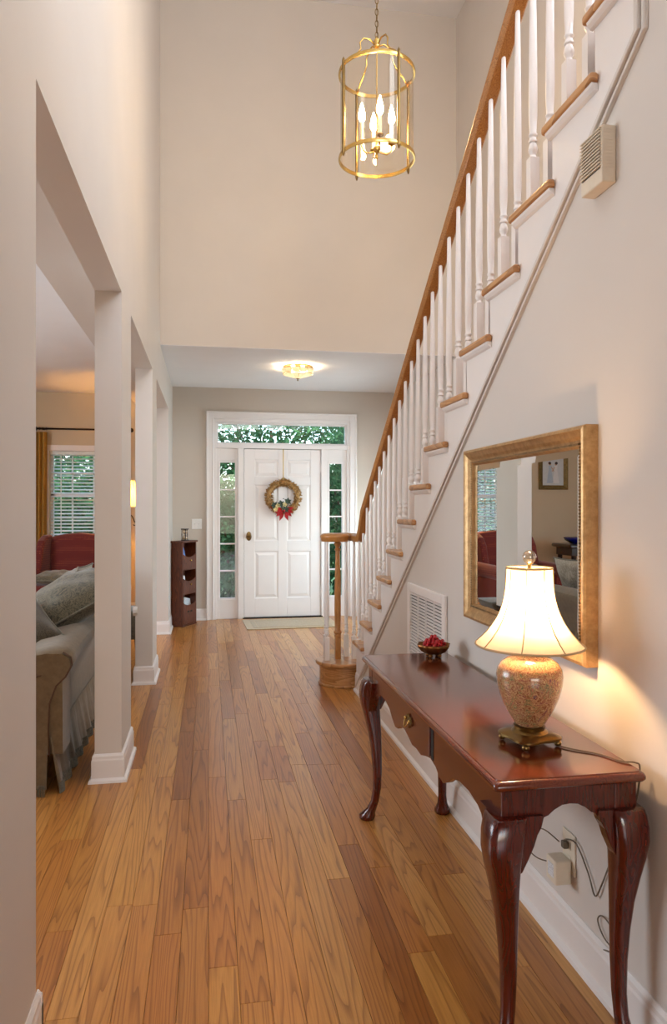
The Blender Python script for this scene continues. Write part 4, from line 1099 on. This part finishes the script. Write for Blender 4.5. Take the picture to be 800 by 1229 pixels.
# curtain rod + curtains
cr = thing('curtain_rod', 'dark bronze curtain rod with ball finials above the living room window', 'curtain rod', (0, YL - .09, 2.29))
k = MB().tube([(-2.06, 0, 0), (-.96, 0, 0)], .011, 12); k.build('rod', 'iron', cr, smooth=True)
for x in (-2.075, -.945): MB().sphere((x, 0, 0), .028, 14, 10).build('finial', 'iron', cr, smooth=True)
for x in (-1.99, -1.02): MB().box(x - .01, x + .01, 0, .0895, -.01, .01).build('bracket', 'iron', cr)
def curtain(x0, x1, label):
    c_ = thing('curtain', label, 'curtain', ((x0 + x1) / 2, YL - .09, 0)); k = MB(); top, bot_ = [], []
    n_ = 40; hw = (x1 - x0) / 2; rgs = []
    for j in range(14):
        z = .02 + (2.25 - .02) * j / 13; ln = []
        for i in range(n_ + 1):
            f = i / n_; x = -hw + 2 * hw * f; y = .026 * math.sin(f * PI * 7 + .4 * math.sin(z * 2)) ; ln.append((x * (1 - .1 * math.sin(z)), y, z))
        rgs.append(ln)
    vs = [p for r_ in rgs for p in r_] + [(p[0], p[1] + .004, p[2]) for r_ in rgs for p in r_]; fs = []; q_ = n_ + 1; off = len(rgs) * q_
    for j in range(13):
        for i in range(n_):
            a = j * q_ + i; fs.append((a, a + 1, a + 1 + q_, a + q_)); fs.append((a + off, a + q_ + off, a + 1 + q_ + off, a + 1 + off))
    MB().add(vs, fs).build('cloth', 'curtain', c_, smooth=True)
    for i in range(5):
        x = -hw * .85 + 1.7 * hw * i / 4; MB().tube([(x, .017 * math.cos(2 * PI * j / 14), 2.29 + .017 * math.sin(2 * PI * j / 14) ) for j in range(14)], .003, 6, True).build('curtain_ring', 'iron', c_, smooth=True)
curtain(-2.12, -1.93, 'gold curtain gathered on the hall-far side of the living room window, beside the wing chair')
curtain(-1.13, -1.0, 'gold curtain gathered between the living room window and the floor lamp')

# floor lamp
lf_ = thing('floor_lamp', 'dark scrolled floor lamp with glowing amber shade behind the pillars', 'floor lamp', (-.97, 8.55, 0))
MB().lathe([(.15, 0), (.15, .012), (.12, .03), (.05, .05), (.03, .08), (.02, .1)], (0, 0, 0), 28).build('base', 'iron', lf_, smooth='auto')
MB().lathe([(.085, .09), (.05, .5), (.028, .8), (.022, 1.0), (.012, 1.2), (.01, 1.36)], (0, 0, 0), 14).build('pole', 'iron', lf_, smooth=True)
for s_ in (-1, 1):
    pth = [(s_ * (.02 + .10 * f), 0, 1.12 + .12 * math.sin(f * PI * .9)) for f in [i / 10 for i in range(11)]] + [(s_ * (.12 + .02 * math.sin(a)), 0, 1.14 + .0 + .02 * math.cos(a)) for a in [i * .7 for i in range(7)]]
    MB().tube(pth, .006, 6).build('scroll', 'iron', lf_, smooth=True)
k = MB(); k.lathe([(.17, 1.34), (.12, 1.64)], (0, 0, 0), 36, cap=False); k.build('lamp_shade', 'shade2', lf_, smooth=True)
MB().sphere((0, 0, 1.47), .03, 14, 10).build('bulb', 'floor_bulb', lf_, smooth=True)

# rounded upholstery block
def soft(mb_, x0, x1, y0, y1, z0, z1, name, mat, parent, bev=.05, sub=0):
    o = MB().box(x0, x1, y0, y1, z0, z1).build(name, mat, parent, smooth=True)
    b = o.modifiers.new('round', 'BEVEL'); b.width = min(bev, (x1 - x0) * .49, (y1 - y0) * .49, (z1 - z0) * .49); b.segments = 5
    return o
# red wing chair, faces the camera (-y)
rc = thing('wing_chair', 'red dotted wing armchair in front of the living room window', 'armchair', (-1.47, 7.9, 0), R(-11))
soft(None, -.36, .36, -.36, .34, .16, .42, 'seat_base', 'red', rc, .04)
soft(None, -.30, .30, -.40, .24, .40, .54, 'seat_cushion', 'red', rc, .06)
k = MB(); rg = []
for z, hw, y0, y1 in ((.42, .30, .20, .38), (.6, .31, .22, .40), (.8, .33, .25, .43), (.93, .34, .28, .45), (.99, .335, .30, .45)):
    ring = []
    for i in range(24):
        a = 2 * PI * i / 24; ca, sa = math.cos(a), math.sin(a); x = hw * math.copysign(abs(ca) ** .4, ca); zt_ = z + (.045 * (1 - (x / .34) ** 2) if z > .9 else 0)
        ring.append((x, (y0 + y1) / 2 + (y1 - y0) / 2 * math.copysign(abs(sa) ** .5, sa), zt_))
    rg.append(ring)
rg.append([(p[0] * .9, .375 + (p[1] - .375) * .5, p[2] + .015) for p in rg[-1]])
k.loft(rg).build('backrest', 'red', rc, smooth=True)
for s_ in (-1, 1):
    k = MB(); pw = [(.40, .5), (.40, .98), (.34, 1.03), (.24, 1.02), (.14, .97), (.08, .88), (.05, .75), (.02, .66), (-.02, .6), (-.02, .5)]
    k.prism(pw, 'x', s_ * .35 - .045, s_ * .35 + .045); k.build('wing', 'red', rc, bevel=.03, bseg=4)
    k = MB().box(s_ * .40 - .065, s_ * .40 + .065, -.36, .36, .16, .58); o = k.build('arm', 'red', rc, smooth=True); b = o.modifiers.new('r', 'BEVEL'); b.width = .04; b.segments = 4
    MB().tube([(s_ * .42, -.38, .585), (s_ * .42, .30, .61)], .085, 16).build('arm_roll', 'red', rc, smooth='auto')
    for y in (-.3, .3): MB().lathe([(.018, 0), (.03, .16)], (s_ * .34, y, 0), 10).build('leg', 'ebony', rc)
def pillow(name, label, mat, loc, rot, sx=.46, sy=.46, th=.16, group=None):
    t_ = thing(name, label, 'cushion', loc, 0, group); t_.rotation_euler = rot
    n_ = 14; vs = []; fs = []
    for side in (1, -1):
        for j in range(n_ + 1):
            for i in range(n_ + 1):
                u = -1 + 2 * i / n_; v = -1 + 2 * j / n_
                e = max(0, (1 - u * u)) ** .45 * max(0, (1 - v * v)) ** .45
                pinch = 1 - .045 * (1 - u * u) * abs(v) ** 3
                pin2 = 1 - .045 * (1 - v * v) * abs(u) ** 3
                wr_ = .012 * math.sin(7 * u + 3 * v + loc[0] * 9) * math.sin(5 * v - 2 * u) * e
                vs.append((u * sx / 2 * pin2, v * sy / 2 * pinch, side * (th / 2 * e + wr_) ))
    q_ = (n_ + 1); off = q_ * q_
    for j in range(n_):
        for i in range(n_):
            a = j * q_ + i; fs.append((a, a + 1, a + 1 + q_, a + q_)); fs.append((a + off, a + q_ + off, a + 1 + q_ + off, a + 1 + off))
    MB().add(vs, fs).build('cushion_body', mat, t_, smooth=True, sub=1)
    edge = [(u * sx / 2 * (1 - .045 * (1 - v * v) * abs(u) ** 3), v * sy / 2 * (1 - .045 * (1 - u * u) * abs(v) ** 3), 0) for (u, v) in
            [(-1 + 2 * i / 12, -1) for i in range(12)] + [(1, -1 + 2 * i / 12) for i in range(12)] + [(1 - 2 * i / 12, 1) for i in range(12)] + [(-1, 1 - 2 * i / 12) for i in range(12)]]
    MB().tube(edge, .006, 6, True).build('piping', 'fringe', t_, smooth=True)
    return t_
pillow('seat_pillow', 'flat pale patterned cushion on the red wing chair seat', 'cush', (-1.56, 7.70, .61), (R(6), 0, R(-16)), .42, .42, .12)

# sofa: back faces the hall (+x); near end at y 3.35
sf = thing('sofa', 'olive-tan skirted sofa with its back to the hall pillars', 'sofa', (-1.15, 4.42, 0))
def sx_(x): return x + 1.15
def sy_(y): return y - 4.42
Y0s, Y1s = 3.44, 5.95
# back: section in xz (outer face flares at top into a roll)
sec = [(-.93, .18), (-.72, .18), (-.725, .30), (-.72, .42), (-.69, .50), (-.65, .57), (-.62, .625), (-.625, .66), (-.66, .685), (-.73, .69), (-.82, .675), (-.89, .63), (-.93, .52)]
k = MB(); rg = []
for y, ins_ in ((Y0s, .02), (Y0s + .015, 0), ) + tuple((Y0s + .1 + (Y1s - Y0s - .2) * i / 8, 0) for i in range(9)) + ((Y1s - .015, 0), (Y1s, .02)):
    cxm, czm = -.8, .45
    dz = 0
    if y < Y0s + .45: dz = -.03 * (1 - (y - Y0s) / .45) ** 1.5
    if y > Y1s - .45: dz = -.03 * (1 - (Y1s - y) / .45) ** 1.5
    rg.append([(sx_(x + (cxm - x) * ins_ * 3), sy_(y), z + (czm - z) * ins_ * 2 + (dz if z > .5 else 0)) for x, z in sec])
k.loft(rg).build('sofa_back', 'sofa', sf, smooth='auto')
# arms: section in yz rolls over, top falls towards the front
for ya, yb, nm in ((Y0s, Y0s + .20, 'arm'), (Y1s - .20, Y1s, 'arm')):
    rg = []
    for x, zt_ in ((-.665, .655), (-.70, .645), (-.745, .615), (-.79, .575), (-.86, .545), (-1.0, .535), (-1.15, .53), (-1.35, .53), (-1.5, .52), (-1.56, .50)):
        ym = (ya + yb) / 2; hw = (yb - ya) / 2; ring = []
        for i in range(14):
            a = PI * i / 13; ring.append((sx_(x), sy_(ym + hw * math.cos(a)), zt_ - .09 + .09 * math.sin(a)))
        ring += [(sx_(x), sy_(ya + .015), .18), (sx_(x), sy_(yb - .015), .18)]
        rg.append(ring)
    MB().loft(rg).build(nm, 'sofa', sf, smooth='auto')
soft(None, sx_(-1.55), sx_(-.92), sy_(Y0s + .19), sy_(Y1s - .19), .16, .36, 'seat_base', 'sofa', sf, .03)
for i in range(3):
    ya = Y0s + .205 + i * .70; soft(None, sx_(-1.58), sx_(-.935), sy_(ya), sy_(ya + .694), .345, .48, 'seat_cushion', 'sofa', sf, .05)
# welts along the near end of the back and arm
wp = [(sx_(x - .002), sy_(Y0s + .002), z - (.03 if z > .5 else 0)) for x, z in sec[1:9]]
MB().tube(wp, .0045, 6).build('welt', 'welt', sf, smooth=True)
MB().tube([(sx_(-.72), sy_(Y0s + .012), .56), (sx_(-.78), sy_(Y0s - .002), .545), (sx_(-.95), sy_(Y0s + .0), .50), (sx_(-1.2), sy_(Y0s), .46), (sx_(-1.5), sy_(Y0s), .45)], .004, 6).build('welt', 'welt', sf, smooth=True)
# gathered skirt with fringe
def skirt(x0, y0, x1, y1, nx, ny, name):
    L = math.hypot(x1 - x0, y1 - y0); n_ = int(L / .02); vs, fs = [], []
    zs = (.26, .20, .12, .05, .035)
    for j, z in enumerate(zs):
        for i in range(n_ + 1):
            f = i / n_; flare = (.26 - z) * .16; wv = (.012 * math.sin(f * L * 38) + .006 * math.sin(f * L * 91)) * (1 - z / .26)
            vs.append((x0 + (x1 - x0) * f + nx * (flare + wv + .004), y0 + (y1 - y0) * f + ny * (flare + wv + .004), z))
    q_ = n_ + 1
    for j in range(len(zs) - 1):
        for i in range(n_): a = j * q_ + i; fs.append((a, a + 1, a + 1 + q_, a + q_))
    o = MB().add(vs, fs).build(name, 'sofa', sf, smooth=True); so = o.modifiers.new('thick', 'SOLIDIFY'); so.thickness = .003
    k = MB()
    for i in range(int(L / .008)):
        f = i / int(L / .008); flare = .22 * .16; wv = .012 * math.sin(f * L * 38)
        x = x0 + (x1 - x0) * f + nx * (flare + wv + .006); y = y0 + (y1 - y0) * f + ny * (flare + wv + .006); k.tube([(x, y, .052), (x + nx * .004, y + ny * .004, .002)], .0028, 4)
    k.build('fringe', 'fringe', o)['kind'] = 'stuff'
skirt(sx_(-.72), sy_(Y0s), sx_(-.72), sy_(Y1s), 1, 0, 'skirt')
skirt(sx_(-1.56), sy_(Y0s + .01), sx_(-.73), sy_(Y0s + .01), 0, -1, 'skirt')
pillow('cushion', 'grey-green damask cushion lying highest over the sofa back', 'cush', (-.80, 4.28, .785), (R(10), R(-28), R(12)), .52, .56, .24, 'damask cushions on the sofa')
pillow('cushion', 'dark brown damask cushion slumped lowest behind the near arm of the sofa', 'cush2', (-1.03, 3.86, .63), (R(20), R(-28), R(20)), .50, .46, .24, 'damask cushions on the sofa')
pillow('cushion', 'grey damask cushion propped between the highest and the slumped one on the sofa', 'cush', (-1.22, 4.42, .66), (R(16), R(-22), R(30)), .52, .48, .20, 'damask cushions on the sofa')
pillow('cushion', 'pale patterned cushion at the far end of the sofa', 'pale_cush', (-1.0, 5.58, .70), (R(0), R(-65), R(-6)), .42, .42, .16, 'damask cushions on the sofa')

pillow('cushion', 'grey-brown damask cushion beside the pale one at the far end of the sofa', 'cush', (-1.0, 5.14, .70), (R(0), R(-62), R(8)), .44, .44, .18, 'damask cushions on the sofa')
# ottoman (seen in the mirror)
ot = thing('ottoman', 'low damask ottoman with dark feet seen past the middle pillar', 'ottoman', (-.80, 6.75, 0))
soft(None, -.22, .22, -.22, .22, .14, .40, 'cushion_top', 'cush2', ot, .05)
for x in (-.17, .17):
    for y in (-.17, .17): MB().lathe([(.015, 0), (.028, .15)], (x, y, 0), 10).build('leg', 'ebony', ot)

# dark side table with blue bowl (seen in the mirror)
ct = thing('side_table', 'dark carved side table reflected in the mirror, holding a blue bowl', 'table', (-2.95, 8.72, 0))
k = MB(); rg = []
for ins_, z in ((.02, .80), (.0, .815), (0, .835), (.012, .85)): rg.append([(x, y, z) for x, y in rr(.45 - ins_, .26 - ins_, .02)])
k.loft(rg).build('tabletop', 'ebony', ct, smooth='auto')
MB().box(-.40, .40, -.21, .21, .70, .80).build('apron', 'ebony', ct, bevel=.004)
for x in (-.36, .36):
    for y in (-.18, .18): MB().lathe([(.02, 0), (.028, .03), (.018, .06), (.022, .3), (.03, .5), (.02, .62), (.03, .66), (.03, .71)], (x, y, 0), 12).build('leg', 'ebony', ct, smooth='auto')
tag(MB().lathe([(.04, .001), (.06, .006), (.13, .05), (.155, .085), (.150, .086), (.12, .052), (.05, .014), (.001, .012)], (-2.68, 8.66, .85), 32).build('glass_bowl', 'blue_glass', smooth=True), 'cobalt blue glass bowl on the dark side table, reflected in the mirror', 'bowl')

# picture on the living room wall (seen in the mirror)
pc = thing('framed_print', 'olive-gold framed print of two standing women, reflected in the mirror', 'picture', (-2.64, YL, 1.83))
rg = []; pw_, ph_ = .215, .25
for (sx, sz) in ((-1, -1), (1, -1), (1, 1), (-1, 1)): rg.append([(sx * (pw_ - i_), -d - .0005, sz * (ph_ - i_)) for i_, d in [(0, 0), (0, .025), (.01, .03), (.03, .022), (.045, .016), (.055, .012), (.06, .006), (.06, 0)]])
MB().loft(rg, cap=False, closed=True).build('picture_frame', 'olive_gold', pc)
MB().box(-.158, .158, -.006, -.003, -.193, .193).build('mat_board', 'print_bg', pc)
def figure(cx_, dress, flip):
    k = MB().prism([(cx_ - .05, -.16), (cx_ + .05, -.16), (cx_ + .02, .03), (cx_ + .025, .085), (cx_ - .025, .085), (cx_ - .02, .03)], 'y', -.0072, -.0062); k.build('painted_dress', dress, pc)
    MB().prism([(cx_ + .018 * math.cos(a * PI / 6), .108 + .022 * math.sin(a * PI / 6)) for a in range(12)], 'y', -.0072, -.0062).build('painted_face', 'skin_print', pc)
    MB().prism([(cx_ - flip * .006 + .022 * math.cos(a * PI / 6), .118 + .02 * math.sin(a * PI / 6)) for a in range(12)], 'y', -.0078, -.0073).build('painted_hair', 'hair_print', pc)
    MB().prism([(cx_ + flip * .02, .07), (cx_ + flip * .055, .02), (cx_ + flip * .03, .0), (cx_ + flip * .025, .01), (cx_ + flip * .042, .022), (cx_ + flip * .015, .055)], 'y', -.0078, -.0073).build('painted_arm', 'skin_print', pc)
figure(-.042, 'dress_a', 1); figure(.045, 'dress_b', -1)

# small brackets on the pillar edges (tiny white blocks in the photograph)
for (y, z, x, lab, s_) in ((3.98, .876, XL, 'small white bracket on the far edge of the first pillar', 1), (5.48, .55, XL - T, 'small white bracket on the near edge of the middle pillar', -1)):
    b_ = thing('gate_bracket', lab, 'bracket', (x - (.02 if s_ > 0 else -.0), y, z))
    if s_ > 0: MB().prism([(.0005, -.04), (.0005, .05), (.022, .03), (.028, .01), (.018, -.02)], 'x', -.012, .018).build('bracket_body', 'plastic_white', b_)
    else: MB().prism([(-.0005, -.035), (-.0005, .035), (-.018, .012), (-.018, -.012)], 'x', -.016, .016).build('bracket_body', 'plastic_white', b_)

# ================================================================== OUTSIDE
struct(MB().box(-40, 40, YL + .3, 60, -.6, -.3).build('ground', 'lawn'), 'lawn outside the front windows', 'ground')
struct(MB().box(-.4, 2.6, YF + .15, 10.4, -.3, -.03).build('ground_porch', 'porch'), 'pale porch slab outside the front door', 'ground')
random.seed(21)
def bush(x, y, z0, rx, ry, rz, n_, ls, mat, name, label, cat='shrub', group='shrubs and trees outside the windows'):
    t_ = thing(name, label, cat, (x, y, z0), 0, group); k = MB()
    for i in range(n_):
        while True:
            p = Vector((random.uniform(-1, 1), random.uniform(-1, 1), random.uniform(-1, 1)))
            if .35 < p.length < 1: break
        n1 = p.normalized(); c = Vector((p.x * rx, p.y * ry, rz + p.z * rz))
        ax = (n1 + Vector((random.uniform(-1, 1), random.uniform(-1, 1), random.uniform(-1.2, .6))) * .9)
        leaf(k, c, ls * random.uniform(.7, 1.3), ls * .42, ax, n1)
    k.build('foliage', mat, t_)['kind'] = 'stuff'
    MB().tube([(0, 0, -.05), (.03, .02, rz * .6), (-.02, .01, rz * 1.3)], [.06, .05, .03], 8).build('trunk', 'bark', t_, smooth=True)
    k = MB()
    for i in range(6):
        a = i * 1.05; k.tube([(0, 0, rz * .5), (rx * .4 * math.cos(a), ry * .4 * math.sin(a), rz * 1.1), (rx * .7 * math.cos(a), ry * .7 * math.sin(a), rz * 1.4)], [.03, .02, .008], 5)
    k.build('branches', 'bark', t_)
bush(-1.55, 11.9, -.3, 1.0, .8, 1.35, 5200, .13, M['leaf_a'], 'tree', 'bushy evergreen outside the living room window', 'tree')
bush(-3.3, 13.6, -.3, 1.25, 1.0, 1.9, 5200, .15, M['leaf_a'], 'tree', 'tall evergreen outside, beyond the curtain side of the living room window', 'tree')
bush(.45, 10.9, -.3, .75, .6, 1.0, 4200, .12, M['leaf_a'], 'shrub', 'low shrub outside the sidelight nearest the light switch')
bush(2.25, 11.1, -.3, .75, .7, 1.5, 4800, .12, M['leaf_a'], 'shrub', 'blue-green shrub outside the sidelight nearest the stairs')
bush(1.2, 13.6, -.3, 2.3, 1.0, 2.4, 9000, .16, M['leaf_a'], 'tree', 'broad leafy tree seen through the transom window', 'tree')
bush(5.6, 14.5, -.3, 2.0, 1.2, 2.6, 5200, .18, M['leaf_b'], 'tree', 'tree behind the blue-green shrub, outside beyond the stairs', 'tree')
bush(-6.5, 18.0, -.3, 2.6, 1.4, 2.8, 6500, .2, M['leaf_a'], 'tree', 'large tree furthest off outside the living room window', 'tree')
